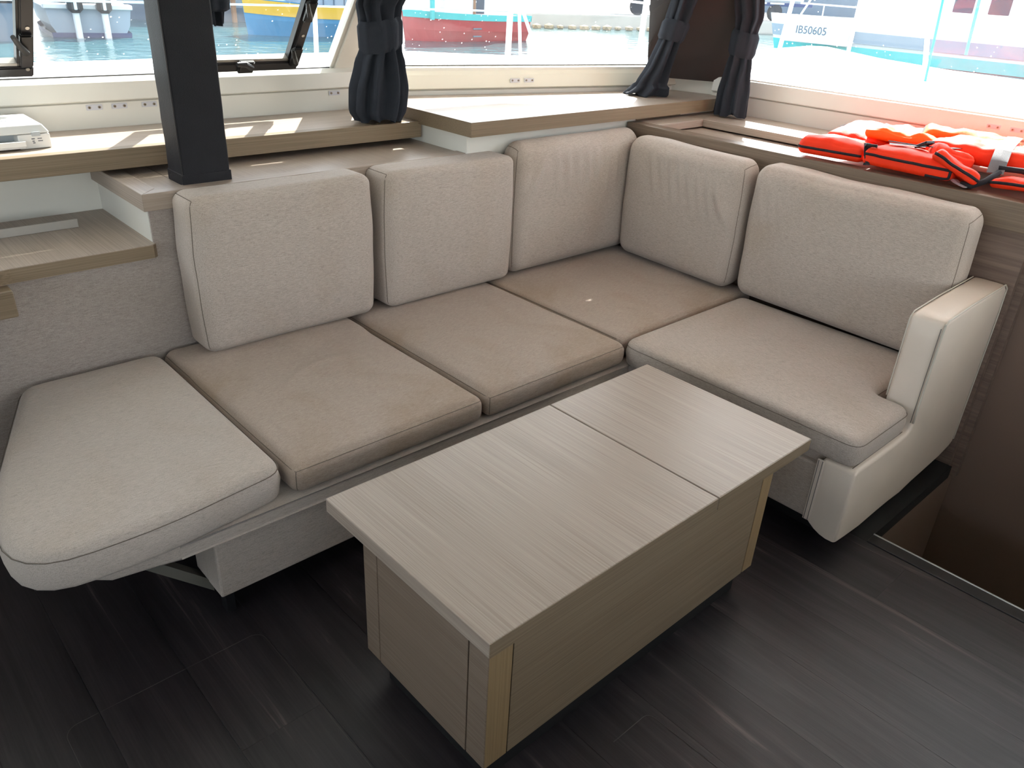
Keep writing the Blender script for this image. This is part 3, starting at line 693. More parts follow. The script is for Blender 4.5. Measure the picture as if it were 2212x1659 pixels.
# seat beside the arm: L-shaped outline that wraps in front of the arm
def poly_cushion(name, label, pts, z0, z1, mat, group, r=.026, seed=0, seam_d=.012, top_in=.0):
    """cushion of a polygonal outline (ccw) with rounded rims; stacked inset rings and a relaxed top"""
    t = thing(name, (sum(p[0] for p in pts)/len(pts), sum(p[1] for p in pts)/len(pts), z0), label, 'cushion', group)
    P_ = [Vector((p[0], p[1])) for p in pts]; n = len(P_)
    nor = []
    for i in range(n):
        a = (P_[i]-P_[i-1]).normalized(); b = (P_[(i+1) % n]-P_[i]).normalized()
        na, nb_ = Vector((a.y, -a.x)), Vector((b.y, -b.x)); v = na+nb_
        v = v/max(.6, v.length**2/2) if v.length > 1e-6 else na
        nor.append(v)
    bm = bmesh.new(); rings = []
    K = 6; prof = []
    for i in range(K+1): a = math.pi/2*i/K; prof.append((r*(1-math.sin(a)), z0+r*.6*(1-math.cos(a))))
    prof = [(p[0], p[1]) for p in prof[::-1]][::-1]
    prof = [(r*.6*(1-math.sin(math.pi/2*i/K)), z0+r*.6*(1-math.cos(math.pi/2*i/K))) for i in range(K+1)]
    prof += [(-.005, z0+(z1-z0)*.5)]
    prof += [(r*(1-math.cos(math.pi/2*i/K)), z1-r+r*math.sin(math.pi/2*i/K)) for i in range(K+1)]
    for d_, z_ in prof:
        rings.append([bm.verts.new((P_[i].x-nor[i].x*d_, P_[i].y-nor[i].y*d_, z_)) for i in range(n)])
    for A_, B_ in zip(rings[:-1], rings[1:]):
        for i in range(n): bm.faces.new((A_[i], A_[(i+1) % n], B_[(i+1) % n], B_[i]))
    bm.faces.new(rings[0][::-1]); tf = bm.faces.new(rings[-1])
    bmesh.ops.triangulate(bm, faces=[tf], ngon_method='BEAUTY')
    top = [f for f in bm.faces if all(v.co.z > z1-1e-5 for v in f.verts)]
    for _ in range(3):
        top = [f for f in bm.faces if all(v.co.z > z1-1e-5 for v in f.verts)]
        es = [e for f in top for e in f.edges if not e.is_boundary and len([g for g in e.link_faces if g in top]) == 2 and e.calc_length() > .06]
        es = list(set(es))
        if not es: break
        bmesh.ops.subdivide_edges(bm, edges=es, cuts=1, use_grid_fill=True)
        bmesh.ops.triangulate(bm, faces=[f for f in bm.faces if len(f.verts) > 4])
    rim = {v for v in rings[-1] if v.is_valid}
    for v in bm.verts:
        if v.co.z > z1-1e-5 and v not in rim:
            dmin = min((v.co.xy-p).length for p in P_)
            v.co.z += .006*min(1, dmin/.15)+.004*noise.noise(Vector((v.co.x*5, v.co.y*5, seed)))*min(1, dmin/.1)
    add('cover', bm, mat, t, smooth=True)
    i0 = K+3
    sp_ = [Vector((P_[i].x+nor[i].x*.001, P_[i].y+nor[i].y*.001, z1-seam_d-.008)) for i in range(n)]
    add('seam', tube(bmesh.new(), sp_, .0010, 5, closed=True), 'thread_dark', t)
    return t
def densify(pts, step=.03):
    out = []
    for i, p in enumerate(pts):
        q = pts[(i+1) % len(pts)]; L = math.dist(p, q); k = max(1, int(L/step))
        for j in range(k): out.append((p[0]+(q[0]-p[0])*j/k, p[1]+(q[1]-p[1])*j/k))
    return out
def roundpoly(pts, rads):
    out = []
    n = len(pts)
    for i in range(n):
        p = Vector(pts[i]); a = Vector(pts[i-1]); b = Vector(pts[(i+1) % n]); r = rads[i]
        if r <= 0: out.append(tuple(p)); continue
        da = (a-p).normalized(); db = (b-p).normalized()
        s, e = p+da*r, p+db*r
        for k in range(7):
            t = k/6; out.append(tuple(s*(1-t)**2+p*2*t*(1-t)+e*t*t))
    return out
c5 = roundpoly([(2.046, 1.575), (2.046, .694), (2.395, .694), (2.40, .815), (2.80, .815), (2.80, 1.575)], [.06, .045, .045, .03, .03, .05])
poly_cushion('seat_cushion', 'linen seat cushion wrapping in front of the white leather arm', densify(c5), .327, .420, 'fabric_y', GS, r=.026, seed=3)
c1 = roundpoly([(.738, 2.395), (.345, 2.395), (.15, 1.86), (.11, 1.55), (.42, 1.535), (.735, 1.575)], [.05, .05, .12, .165, .10, .055])
poly_cushion('seat_cushion', 'rounded end seat cushion overhanging the left end of the sofa', densify(c1), .327, .430, 'fabric_base', GS, r=.03, seed=8)

# ------------------------------------------------------------------ coffee table
tb = thing('coffee_table', (1.31, 1.0, 0), 'oblong pale oak chest table with a split folding top', 'table')
for xa, xb in ((.727, 1.4605), (1.4645, 1.906)):
    tp = box('table_top', xa, xb, .7765, 1.357, .413, .450, 'oak_y', tb, .002)
    box('edge_band', xa+.001, xb-.001, .7752, .7775, .4135, .4485, 'oak_side_x', tp)
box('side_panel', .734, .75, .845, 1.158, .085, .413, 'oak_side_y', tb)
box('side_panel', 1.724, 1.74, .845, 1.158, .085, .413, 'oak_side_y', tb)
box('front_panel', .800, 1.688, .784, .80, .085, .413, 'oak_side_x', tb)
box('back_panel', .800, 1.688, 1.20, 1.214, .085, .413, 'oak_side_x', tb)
def post(x0, x1, y0, y1): return box('corner_post', x0, x1, y0, y1, .085, .413, 'oak_side_y', tb, .0015)
post(.734, .7965, .784, .8415); post(.734, .7965, 1.1615, 1.214); post(1.6915, 1.74, .784, .8415); post(1.6915, 1.74, 1.1615, 1.214)
box('post_facing', .7355, .796, .7832, .785, .086, .413, 'oak_warm', tb); box('post_facing', 1.692, 1.7385, .7832, .785, .086, .413, 'oak_warm', tb)
box('inner_carcass', .755, 1.72, .805, 1.195, .086, .41, 'black_matt', tb)
box('plinth', .765, 1.705, .81, 1.17, 0, .086, 'black_matt', tb)

# ------------------------------------------------------------------ curtains
def curtain(name, label, z0, z1, centre, width, depth, ang, folds, seed, band, group='dark tied curtains at the windows'):
    """gathered curtain: pleated closed section around a centre line"""
    c0 = centre(z0); t = thing(name, (c0[0], c0[1], z0), label, 'curtain', group)
    def section(z, k, n, grow=0.0, pl=1.0):
        a = 2*math.pi*k/n; cx, cy = centre(z); w, dd = width(z)/2+grow, depth(z)/2+grow
        fz = (z-z0)/(z1-z0)
        pleat = pl*(.22*math.sin(folds*a+seed+1.2*math.sin(fz*5+seed))+.07*math.sin(folds*1.7*a+2*seed+fz*6))
        x_ = w*math.cos(a)*(1+pleat*.5); y_ = dd*math.sin(a)*(1+pleat*1.6)
        x_ += .012*fbm((z*4, a, seed), 1.0)*(1 if pl > .5 else 0)
        ca, sa = math.cos(ang), math.sin(ang)
        hem = (.012*math.sin(3*a+seed)+.008*math.sin(7*a)) if abs(z-z0) < 1e-6 else 0
        return Vector((cx+x_*ca-y_*sa, cy+x_*sa+y_*ca, z+max(0, hem)))
    n, mz = 96, 60; bm = bmesh.new(); rings = []
    for i in range(mz+1):
        z = z0+(z1-z0)*i/mz; rings.append([bm.verts.new(section(z, k, n)) for k in range(n)])
    for A_, B_ in zip(rings[:-1], rings[1:]):
        for k in range(n): bm.faces.new((A_[k], A_[(k+1) % n], B_[(k+1) % n], B_[k]))
    add('cloth', bm, 'curtain_cloth', t, smooth=True)
    bm = bmesh.new(); rings = []
    zb0, zb1, tilt = band
    for i in range(7):
        z = zb0+(zb1-zb0)*i/6; ring = []
        for k in range(48):
            p = section(z, k*2, n, .016 if i not in (0, 6) else .006, .25); p.z += tilt*math.cos(2*math.pi*k/48); ring.append(bm.verts.new(p))
        rings.append(ring)
    for A_, B_ in zip(rings[:-1], rings[1:]):
        for k in range(48): bm.faces.new((A_[k], A_[(k+1) % 48], B_[(k+1) % 48], B_[k]))
    add('tie_band', bm, 'curtain_cloth', t, smooth=True)
    return t
def interp(tbl):
    def f(z):
        if z <= tbl[0][0]: return tbl[0][1]
        for (a, va), (b, vb) in zip(tbl[:-1], tbl[1:]):
            if z <= b:
                t = (z-a)/(b-a); t = t*t*(3-2*t); return va+(vb-va)*t
        return tbl[-1][1]
    return f
W1 = interp([(1.005, .17), (1.05, .215), (1.12, .21), (1.22, .165), (1.27, .13), (1.36, .145), (1.45, .19), (1.9, .36)])
curtain('curtain', 'dark tied curtain hanging over the upper shelf between front and corner windows', 1.007, 1.92, lambda z: (1.815+.06*max(0, z-1.2)+.10*max(0, z-1.4), 2.725+.015*math.sin(z*9)-.79*max(0, z-1.42)), W1, lambda z: .11+.03*math.sin(z*7), 0.05, 9, 1.3, (1.265, 1.375, .012))
W2_ = interp([(1.05, .22), (1.10, .15), (1.2, .10), (1.32, .085), (1.42, .10), (1.9, .15)])
curtain('curtain', 'dark tied curtain trailing onto the corner counter left of the brown pillar', 1.050, 1.72, lambda z: (3.285+.02*(z-1.05), 2.575-.30*(z-1.05)**.8), W2_, lambda z: .10+(.05 if z < 1.1 else 0), -.35, 7, 4.1, (1.30, 1.39, -.01))
W3_ = interp([(1.0, .165), (1.08, .16), (1.2, .12), (1.27, .10), (1.35, .105), (1.45, .13), (1.9, .16)])
curtain('curtain', 'dark tied curtain right of the brown pillar beside the side window', (.985), 1.72, lambda z: (3.50-.5*max(0, z-1.42), 2.222-.06*max(0, z-1.1)), W3_, lambda z: .08, math.pi/2, 8, 7.7, (1.255, 1.365, .01))
W4_ = interp([(1.33, .05), (1.45, .08), (1.9, .10)])
curtain('curtain', 'dark gathered curtain edge showing just right of the post top', 1.36, 1.92, lambda z: (1.128, 2.595-.79*max(0, z-1.66)), W4_, lambda z: .07, 0, 7, 2.2, (1.40, 1.44, 0))

# ------------------------------------------------------------------ opening hatches in the front window
def hatch(name, label, x0, x1, z0, z1, latches):
    t = thing(name, ((x0+x1)/2, 3.0, z0), label, 'hatch', 'opening hatches in the front window')
    Z = lambda z: Vector((0, 3.035-RK*(z-1.165)+.0, z))
    nrm = Vector((0, -1, -RK)).normalized()
    def W_(x_, z_, d_=0): 
        p = Z(z_); return Vector((x_, p.y, p.z))+nrm*d_
    def frame_part(xa, xb, za, zb, d0, d1, mat='black_frame', nm='frame', par=None, bev=.004):
        bm = bmesh.new(); vs = [bm.verts.new(W_(x_, z_, d_)) for d_ in (d0, d1) for (x_, z_) in ((xa, za), (xb, za), (xb, zb), (xa, zb))]
        for f in ((3, 2, 1, 0), (4, 5, 6, 7), (0, 1, 5, 4), (1, 2, 6, 5), (2, 3, 7, 6), (3, 0, 4, 7)): bm.faces.new([vs[i] for i in f])
        bmesh.ops.recalc_face_normals(bm, faces=bm.faces[:])
        if bev: bmesh.ops.bevel(bm, geom=bm.edges[:], offset=bev, segments=2, affect='EDGES')
        return add(nm, bm, mat, par or t)
    fw = .038
    frame_part(x0, x1, z0, z0+fw*.8, -.035, .014); frame_part(x0, x1, z1-fw, z1, -.035, .014)
    frame_part(x0, x0+fw, z0+fw*.8, z1-fw, -.035, .014); frame_part(x1-fw, x1, z0+fw*.8, z1-fw, -.035, .014)
    frame_part(x0+fw, x1-fw, z0+fw*.8, z0+fw*.8+.010, -.02, .006, 'aluminium', 'inner_bead', None, .001)
    frame_part(x1-fw-.008, x1-fw, z0+fw*.8, z1-fw, -.02, .006, 'black_plastic', 'inner_bead', None, .001)
    for (kind, a, b_) in latches:
        if kind == 'h':
            l_ = frame_part(a-.03, a+.03, z0+.004, z0+.045, .012, .03, 'black_plastic', 'latch')
            bm = tube(bmesh.new(), [W_(a+.015, z0+.03, .035), W_(a-.02, z0+.052, .045), W_(a-.055, z0+.056, .05)], lambda t_: .012-.004*t_, 8); add('lever', bm, 'black_plastic', l_)
        elif kind == 'v':
            l_ = frame_part(x1-fw-.004, x1-.006, b_-.035, b_+.035, .012, .028, 'black_plastic', 'latch')
            bm = tube(bmesh.new(), [W_(x1-fw+.01, b_-.01, .035), W_(x1-fw-.012, b_+.02, .045), W_(x1-fw-.03, b_+.05, .05)], lambda t_: .011-.004*t_, 8); add('lever', bm, 'black_plastic', l_)
        elif kind == 's':
            bm = cyl(bmesh.new(), W_(a, b_, .012), nrm, .006, .004, 12); add('screw', bm, 'steel', t)
    return t
hatch('window_hatch', 'black framed opening hatch at the far left of the front window', -.05, .695, 1.186, 1.66, [('v', 0, 1.29), ('s', .677, 1.213), ('s', .677, 1.34)])
hatch('window_hatch', 'black framed opening hatch with two latches right of the dark post', 1.14, 1.625, 1.178, 1.66, [('h', 1.405, 0), ('v', 0, 1.235), ('s', 1.43, 1.192), ('s', 1.607, 1.31), ('v', 0, 1.40)])

# ------------------------------------------------------------------ curtain-strap brackets with two screws
def bracket(label, c, u, n, ln=.052, h=.018):
    c, u, n = Vector(c), Vector(u).normalized(), Vector(n).normalized(); up = Vector((0, 0, 1))
    t = thing('strap_bracket', c, label, 'bracket', 'curtain strap brackets on the liner walls')
    bm = bmesh.new(); vs = [bm.verts.new(c+u*a*ln/2+up*b*h/2+n*d_) for d_ in (0, .003) for a, b in ((-1, -1), (1, -1), (1, 1), (-1, 1))]
    for f in ((3, 2, 1, 0), (4, 5, 6, 7), (0, 1, 5, 4), (1, 2, 6, 5), (2, 3, 7, 6), (3, 0, 4, 7)): bm.faces.new([vs[i] for i in f])
    bmesh.ops.recalc_face_normals(bm, faces=bm.faces[:])
    bmesh.ops.bevel(bm, geom=bm.edges[:], offset=.0012, segments=2, affect='EDGES'); add('plate', bm, 'bracket_plastic', t)
    for s in (-1, 1):
        bm = cyl(bmesh.new(), c+u*s*ln*.31+n*.003, n, .0048, .0022, 12); sc = add('screw', bm, 'screw_metal', t)
        bm = cyl(bmesh.new(), c+u*s*ln*.31+n*.0052, n, .0018, .0006, 8); add('slot', bm, 'black_matt', sc)
for x_, lb in ((.8645, 'white two-screw bracket nearest the printer on the front wall'), (.947, 'white two-screw bracket in the middle of three left of the post'), (1.049, 'white two-screw bracket beside the dark post on the front wall'), (1.802, 'white two-screw bracket beside the curtain on the front wall')):
    bracket(lb, (x_, 3.034, 1.0715), (1, 0, 0), (0, -1, 0))
for s_, lb in ((.66, 'left of two white brackets under the angled corner window'), (.735, 'right of two white brackets under the angled corner window')):
    c = A2+(B2-A2)*(s_-.27)
    c = A2+Vector((du.x, du.y, 0))*s_; bracket(lb, (c.x+N2.x*.014, c.y+N2.y*.014, 1.104), (du.x, du.y, 0), (N2.x, N2.y, .3))
for y_, lb in ((1.094, 'left of two brackets on the wall behind the life jackets'), (1.007, 'right of two brackets on the wall behind the life jackets')):
    bracket(lb, (3.641, y_, 1.100), (0, 1, 0), (-1, 0, .1))

# ------------------------------------------------------------------ printer
pr = thing('printer', (.50, 2.85, 1.004), 'small white printer on the upper shelf at the left edge', 'printer')
def prdef(p, u):
    q = Vector(p); k = max(0, (q.z-1.050)/.023)
    if u.x > 0: q.x -= .014*k
    if u.y < 0: q.y += .012*k
    return q
add('lid', RBox(.20, .650, 2.776, 2.985, 1.047, 1.073, .004, .03, prdef).mesh(), 'printer_white', pr, smooth=True)
box('body', .562, .650, 2.774, 2.985, 1.004, 1.046, 'printer_white', pr, .003)
box('body_back', .20, .562, 2.83, 2.985, 1.006, 1.046, 'printer_grey', pr)
box('paper_tray', .20, .575, 2.762, 2.86, 1.008, 1.020, 'printer_white', pr, .003)
box('tray_front', .20, .578, 2.757, 2.766, 1.014, 1.030, 'printer_white', pr, .002)
box('latch', .600, .624, 2.7715, 2.776, 1.040, 1.053, 'printer_grey', pr, .001)
for (a, b_, w_, h_) in ((.602, 1.033, .009, .003), (.602, 1.026, .006, .003), (.603, 1.021, .006, .003), (.620, 1.033, .012, .0025), (.621, 1.026, .013, .0025)):
    box('icon', a-w_/2, a+w_/2, 2.7730, 2.7745, b_-h_/2, b_+h_/2, 'ink_grey', pr)
for i in range(9):
    box('lid_print', .52+i*.009, .526+i*.009, 2.865+.002*(i % 2), 2.878, 1.0725, 1.0735, 'ink_grey', pr)

# ------------------------------------------------------------------ life jackets
def slab(parent, name, c, size, rot, mat, r=.02, seed=0, puff=.012, amp=.006, bind=None, bend=None):
    """puffy foam panel; rot = (rx, ry, rz); returns mapper"""
    R_ = Matrix.Rotation(rot[2], 3, 'Z') @ Matrix.Rotation(rot[1], 3, 'Y') @ Matrix.Rotation(rot[0], 3, 'X'); c = Vector(c); hx, hy, hz = size[0]/2, size[1]/2, size[2]/2
    def f(p, u):
        q = Vector(p); w = (1-u.x**4)*(1-u.y**4)
        q.z += puff*w*(1 if u.z > 0 else 0)*abs(u.z)
        q.z += (amp*fbm(p, 14, seed)+amp*.6*fbm(p, 30, seed+2))*max(0, u.z)
        q.x += .0014*math.sin(q.y*120)*(abs(u.x) > .9); q.y += .006*fbm(p, 10, seed+5)
        if bend: q.z += bend(u)
        return R_ @ q+c
    rb_ = RBox(-hx, hx, -hy, hy, -hz, hz, r, .012, f)
    o_ = add(name, rb_.mesh(), mat, parent, smooth=True)
    if bind:
        for s in bind:
            add('binding', tube(bmesh.new(), rb_.path([(a*hx, b_*hy, d_*hz) for a, b_, d_ in s], 16), .0052, 6), 'webbing_black', o_)
    return rb_
def buckle(parent, c, rz):
    R_ = Matrix.Rotation(rz, 3, 'Z'); bm = bmesh.new(); c = Vector(c)
    for dx, dy, w_, h_ in ((0, .018, .05, .006), (0, -.018, .05, .006), (-.024, 0, .006, .04), (.024, 0, .006, .04), (-.009, 0, .007, .036), (.009, 0, .007, .036)):
        b2 = bbox(bmesh.new(), dx-w_/2, dx+w_/2, dy-h_/2, dy+h_/2, -.005, .005, .0015, 1)
        me = bpy.data.meshes.new('t'); b2.to_mesh(me); b2.free(); bm.from_mesh(me); bpy.data.meshes.remove(me)
    for v in bm.verts: v.co = R_ @ Matrix.Rotation(.5, 3, 'Y') @ v.co+c
    return add('buckle', bm, 'black_plastic', parent)
j1 = thing('life_jacket', (3.12, 1.3, .985), 'orange foam life jacket with black binding, folded, nearer the corner', 'life jacket', 'life jackets on the side shelf')
slab(j1, 'front_panel', (3.05, 1.425, 1.012), (.22, .25, .055), (0, .06, .12), 'jacket_orange', .022, 1, .016, .007, [[(-1, 1, -.1), (-1, -1, -.1)], [(-1, 1, -.1), (1, 1, -.1)]])
slab(j1, 'front_panel', (3.03, 1.125, 1.018), (.20, .31, .058), (.02, .05, .03), 'jacket_orange', .02, 4, .014, .005, [[(-1, .95, .3), (-1, -1, .3), (-.6, -1, .3)], [(-1, -1, .3), (-1, -1, -.8), (-1, -.5, -.9)]])
slab(j1, 'back_panel', (3.27, 1.36, 1.032), (.26, .36, .05), (.05, -.12, -.1), 'jacket_orange', .02, 7, .018, .012)
slab(j1, 'collar', (3.20, 1.26, 1.062), (.16, .26, .04), (.1, .15, .35), 'jacket_orange_light', .018, 9, .012, .014)
slab(j1, 'back_panel', (3.42, 1.27, 1.03), (.24, .40, .05), (.02, -.06, .1), 'jacket_orange', .02, 12, .016, .012)
buckle(j1, (2.955, 1.265, 1.052), .4)
add('strap', ribbon(bmesh.new(), [(2.975, 1.29, 1.062), (2.95, 1.275, 1.055), (2.932, 1.262, 1.03), (2.93, 1.255, .995)], .026, .004), 'webbing_black', j1)
add('strap', ribbon(bmesh.new(), [(3.03, 1.24, 1.075), (3.06, 1.16, 1.072), (3.09, 1.08, 1.072), (3.14, 1.0, 1.08)], .022, .004), 'webbing_black', j1)
add('reflective_strip', ribbon(bmesh.new(), [(3.02, 1.23, 1.068), (3.05, 1.17, 1.070), (3.07, 1.12, 1.070)], .036, .003), 'reflective_grey', j1)
buckle(j1, (3.065, 1.125, 1.078), 1.2)
add('strap', tube(bmesh.new(), [(3.50, 1.64, .995), (3.52, 1.66, 1.02), (3.50, 1.62, 1.035), (3.47, 1.55, 1.03)], .009, 6), 'webbing_black', j1, smooth=True)
j2 = thing('life_jacket', (3.2, .85, .985), 'orange life jacket with grey webbing strap, lying open towards the right edge', 'life jacket', 'life jackets on the side shelf')
slab(j2, 'back_panel', (3.30, .92, 1.045), (.36, .46, .055), (.03, .06, .08), 'jacket_orange', .025, 21, .02, .010)
slab(j2, 'collar', (3.36, 1.07, 1.065), (.12, .34, .05), (.1, -.2, .25), 'jacket_orange_light', .02, 24, .014, .012, [[(-1, -1, .3), (-1, 1, .3)], [(-1, 1, .3), (1, 1, .3)]])
slab(j2, 'collar', (3.42, .80, 1.075), (.10, .20, .05), (-.25, -.2, -.15), 'jacket_orange_light', .02, 26, .012, .012, [[(-1, 1, .5), (-1, -1, .5)]])
slab(j2, 'front_panel', (3.02, .985, 1.02), (.20, .17, .03), (.45, .25, .3), 'jacket_orange', .014, 28, .012, .012, [[(-1, 1, .2), (-1, -1, .2)], [(-1, -1, .2), (1, -1, .2)]])
slab(j2, 'front_panel', (3.03, .73, 1.012), (.13, .24, .03), (-.1, .1, -.2), 'jacket_orange', .014, 31, .010, .008, [[(-1, 1, .2), (-1, -1, .2)], [(-1, 1, .2), (1, 1, .2)]])
slab(j2, 'waist_panel', (3.10, 1.04, 1.04), (.12, .14, .05), (.2, .2, .6), 'jacket_orange', .018, 33, .012, .016)
add('strap', ribbon(bmesh.new(), [(3.44, .95, 1.100), (3.34, .93, 1.102), (3.24, .91, 1.100), (3.14, .89, 1.092), (3.08, .875, 1.065), (3.04, .865, 1.03)], .052, .004), 'webbing_grey', j2)
add('strap', tube(bmesh.new(), [(3.05, .855, 1.035), (2.99, .872, 1.008), (2.955, .90, .990), (2.965, .935, .99)], .010, 6), 'webbing_black', j2, smooth=True)
add('strap', tube(bmesh.new(), [(3.06, .865, 1.045), (3.09, .80, 1.045), (3.08, .74, 1.04), (3.0, .69, 1.0)], .010, 6), 'webbing_black', j2, smooth=True)
add('reflective_patch', ribbon(bmesh.new(), [(2.945, .91, .985), (2.955, .945, .992), (2.975, .965, .997)], .03, .004), 'reflective_grey', j2)
def printed(parent, txt, loc, rz, size, mat):
    cu = bpy.data.curves.new('t', 'FONT'); cu.body = txt; cu.size = size; cu.extrude = .0015; cu.align_x = 'CENTER'; cu.align_y = 'CENTER'
    ob = bpy.data.objects.new('t', cu); COL.objects.link(ob); dg = bpy.context.evaluated_depsgraph_get(); me = bpy.data.meshes.new_from_object(ob.evaluated_get(dg))
    bpy.data.objects.remove(ob); bm = bmesh.new(); bm.from_mesh(me); bpy.data.meshes.remove(me)
    M_ = Matrix.Translation(loc) @ (rz if isinstance(rz, Matrix) else Matrix.Rotation(rz, 4, 'Z')); bm.transform(M_)
    return add('lettering', bm, mat, parent)
printed(j2, 'IE', (3.20, 1.01, 1.096), Matrix.Rotation(.06, 4, 'Y') @ Matrix.Rotation(-1.2, 4, 'Z'), .055, 'jacket_print')

# ------------------------------------------------------------------ outside: deck, water, boats
deck_pts = [(-6, 3.16), (2.05, 3.2), (3.7, 2.75), (3.82, 2.4), (3.82, -4), (7.2, -4), (7.4, 1.8), (7.6, 2.8), (8.1, 3.6), (9.0, 4.6), (8.8, 4.75), (7.6, 4.55), (5.7, 4.36), (4.95, 4.15), (4.6, 4.5), (3.7, 5.15), (2.9, 5.2), (1.6, 5.05), (-6, 4.9)]
bm = prism(bmesh.new(), deck_pts, .92, 1.0, .03, 3); dk = add('deck', bm, 'deck_white', None, (2, 4, .92)); tag(dk, 'white deck outside the windows', 'deck', kind='structure')
bm = bmesh.new(); vs = [bm.verts.new(p) for p in ((-60, -40, -1.2), (160, -40, -1.2), (160, 160, -1.2), (-60, 160, -1.2))]; bm.faces.new(vs)
wt = add('harbour_water', bm, 'harbour_water', None, (20, 30, -1.2)); tag(wt, 'rippled blue-green harbour water', 'water', kind='structure')
def loft_hull(L, Wd, H, fwd=1.0, flare=.12, sheer=.12, n=18, transom=.9):
    """local: x along length (bow at +L/2), z 0..H"""
    bm = bmesh.new(); rings = []
    for i in range(n+1):
        t = i/n; x_ = -L/2+L*t
        b_ = Wd/2*(transom+(1-transom)*min(1, t*3))*(1-max(0, (t-.55)/.45)**2.2*.97)
        top = H*(1+sheer*t*t); ring = []
        for s, z_ in ((-1, 1), (-.98, .55), (-.8, .15), (-.35, 0), (.35, 0), (.8, .15), (.98, .55), (1, 1)):
            ring.append(bm.verts.new((x_+(z_-.5)*.12*L*max(0, t-.7), b_*s*(1+flare*(z_-1)), top*z_)))
        rings.append(ring)
    for A_, B_ in zip(rings[:-1], rings[1:]):
        for k in range(7): bm.faces.new((A_[k], A_[k+1], B_[k+1], B_[k]))
        bm.faces.new((A_[7], A_[0], B_[0], B_[7]))
    bm.faces.new(rings[0]); bm.faces.new(rings[-1][::-1]); bmesh.ops.recalc_face_normals(bm, faces=bm.faces[:]); return bm
def band(L, Wd, H, z0, z1, out=.015, sheer=.12, n=18, transom=.9, flare=.12):
    bm = bmesh.new(); rows = []
    for side in (-1, 1):
        prev = None
        for i in range(n+1):
            t = i/n; x_ = -L/2+L*t
            b_ = Wd/2*(transom+(1-transom)*min(1, t*3))*(1-max(0, (t-.55)/.45)**2.2*.97)+out
            top = H*(1+sheer*t*t)
            def pt(z_): return bm.verts.new((x_+(z_-.5)*.12*L*max(0, t-.7), side*b_*(1+flare*(z_-1)), top*z_))
            cur = (pt(z0), pt(z1))
            if prev: bm.faces.new((prev[0], cur[0], cur[1], prev[1]))
            prev = cur
    bm2 = bmesh.ops.recalc_face_normals(bm, faces=bm.faces[:]); 
    # stern
    x_ = -L/2-out; b_ = Wd/2*transom+out
    f = [bm.verts.new((x_, s*b_*(1+flare*(z_-1)), H*z_)) for s, z_ in ((-1, z0), (1, z0), (1, z1), (-1, z1))]; bm.faces.new(f)
    return bm
def place(bm, loc, rz):
    bm.transform(Matrix.Translation(loc) @ Matrix.Rotation(rz, 4, 'Z')); return bm
def lbox(t, name, x0, x1, y0, y1, z0, z1, mat, loc, rz, bev=.02, parent=None):
    return add(name, place(bbox(bmesh.new(), x0, x1, y0, y1, z0, z1, bev, 1), loc, rz), mat, parent or t)
WZ = -1.2
# red and turquoise fishing boat
loc, rz = Vector((24.2, 29.6, WZ-.35)), math.pi-.02
b = thing('fishing_boat', (24.2, 29.6, WZ), 'red fishing boat with a turquoise gunwale and white wheelhouse', 'boat')
add('hull', place(loft_hull(6.2, 2.4, 1.35, sheer=.10), loc, rz), 'boat_red', b); add('gunwale', place(band(6.2, 2.4, 1.35, .86, 1.04, .03, .10), loc, rz), 'boat_turquoise', b)
h_ = lbox(b, 'wheelhouse', -1.9, 1.6, -.8, .8, 1.3, 3.6, 'boat_white', loc, rz)
for xx in (-1.2, .2, 1.0): lbox(b, 'window', xx-.22, xx+.22, .80, .83, 2.35, 2.8, 'boat_glass', loc, rz, .01, h_)
lbox(b, 'door', -.55, -.1, .80, .83, 1.45, 2.9, 'boat_glass', loc, rz, .01, h_); lbox(b, 'door_post', -.05, .06, .80, .86, 1.3, 3.0, 'timber_brown', loc, rz, .01, h_)
lbox(b, 'post', 2.2, 2.35, .8, .95, 1.2, 3.6, 'boat_turquoise', loc, rz, .01)
for zz in (.55, .85): lbox(b, 'fender_plate', -.1, .35, 1.19, 1.25, zz, zz+.06, 'boat_slate', loc, rz, .01)
# yellow and blue fishing boat
loc, rz = Vector((18.3, 32.4, WZ-.3)), 2.95
b = thing('fishing_boat', (18.3, 32.4, WZ), 'yellow and blue wooden fishing boat', 'boat')
add('hull', place(loft_hull(5.4, 2.3, 1.45, sheer=.16), loc, rz), 'boat_blue', b); add('gunwale', place(band(5.4, 2.3, 1.45, .66, .98, .03, .16), loc, rz), 'boat_yellow', b)
h_ = lbox(b, 'cabin', -2.0, .8, -.75, .75, 1.4, 2.7, 'boat_grey', loc, rz)
for xx in (-1.7, -1.25, -.8, -.35, .1): lbox(b, 'cabin_slat', xx, xx+.05, .75, .78, 1.5, 2.5, 'boat_slate', loc, rz, .005, h_)
lbox(b, 'canopy', -2.2, 1.4, -1.0, 1.0, 2.7, 2.82, 'boat_white', loc, rz)
# big pale grey hull beside it
loc, rz = Vector((17.6, 41.2, WZ-.4)), 3.05
b = thing('grey_vessel', (17.6, 41.2, WZ), 'tall pale grey vessel hull seen through the hatch', 'boat')
add('hull', place(loft_hull(9, 3.6, 4.6, sheer=.05), loc, rz), 'boat_grey', b); add('boot_stripe', place(band(9, 3.6, 4.6, .02, .22, .03, .05), loc, rz), 'boat_slate', b)
lbox(b, 'rudder', -.8, -.62, 1.75, 2.0, .2, 2.9, 'timber_brown', loc, rz, .02)
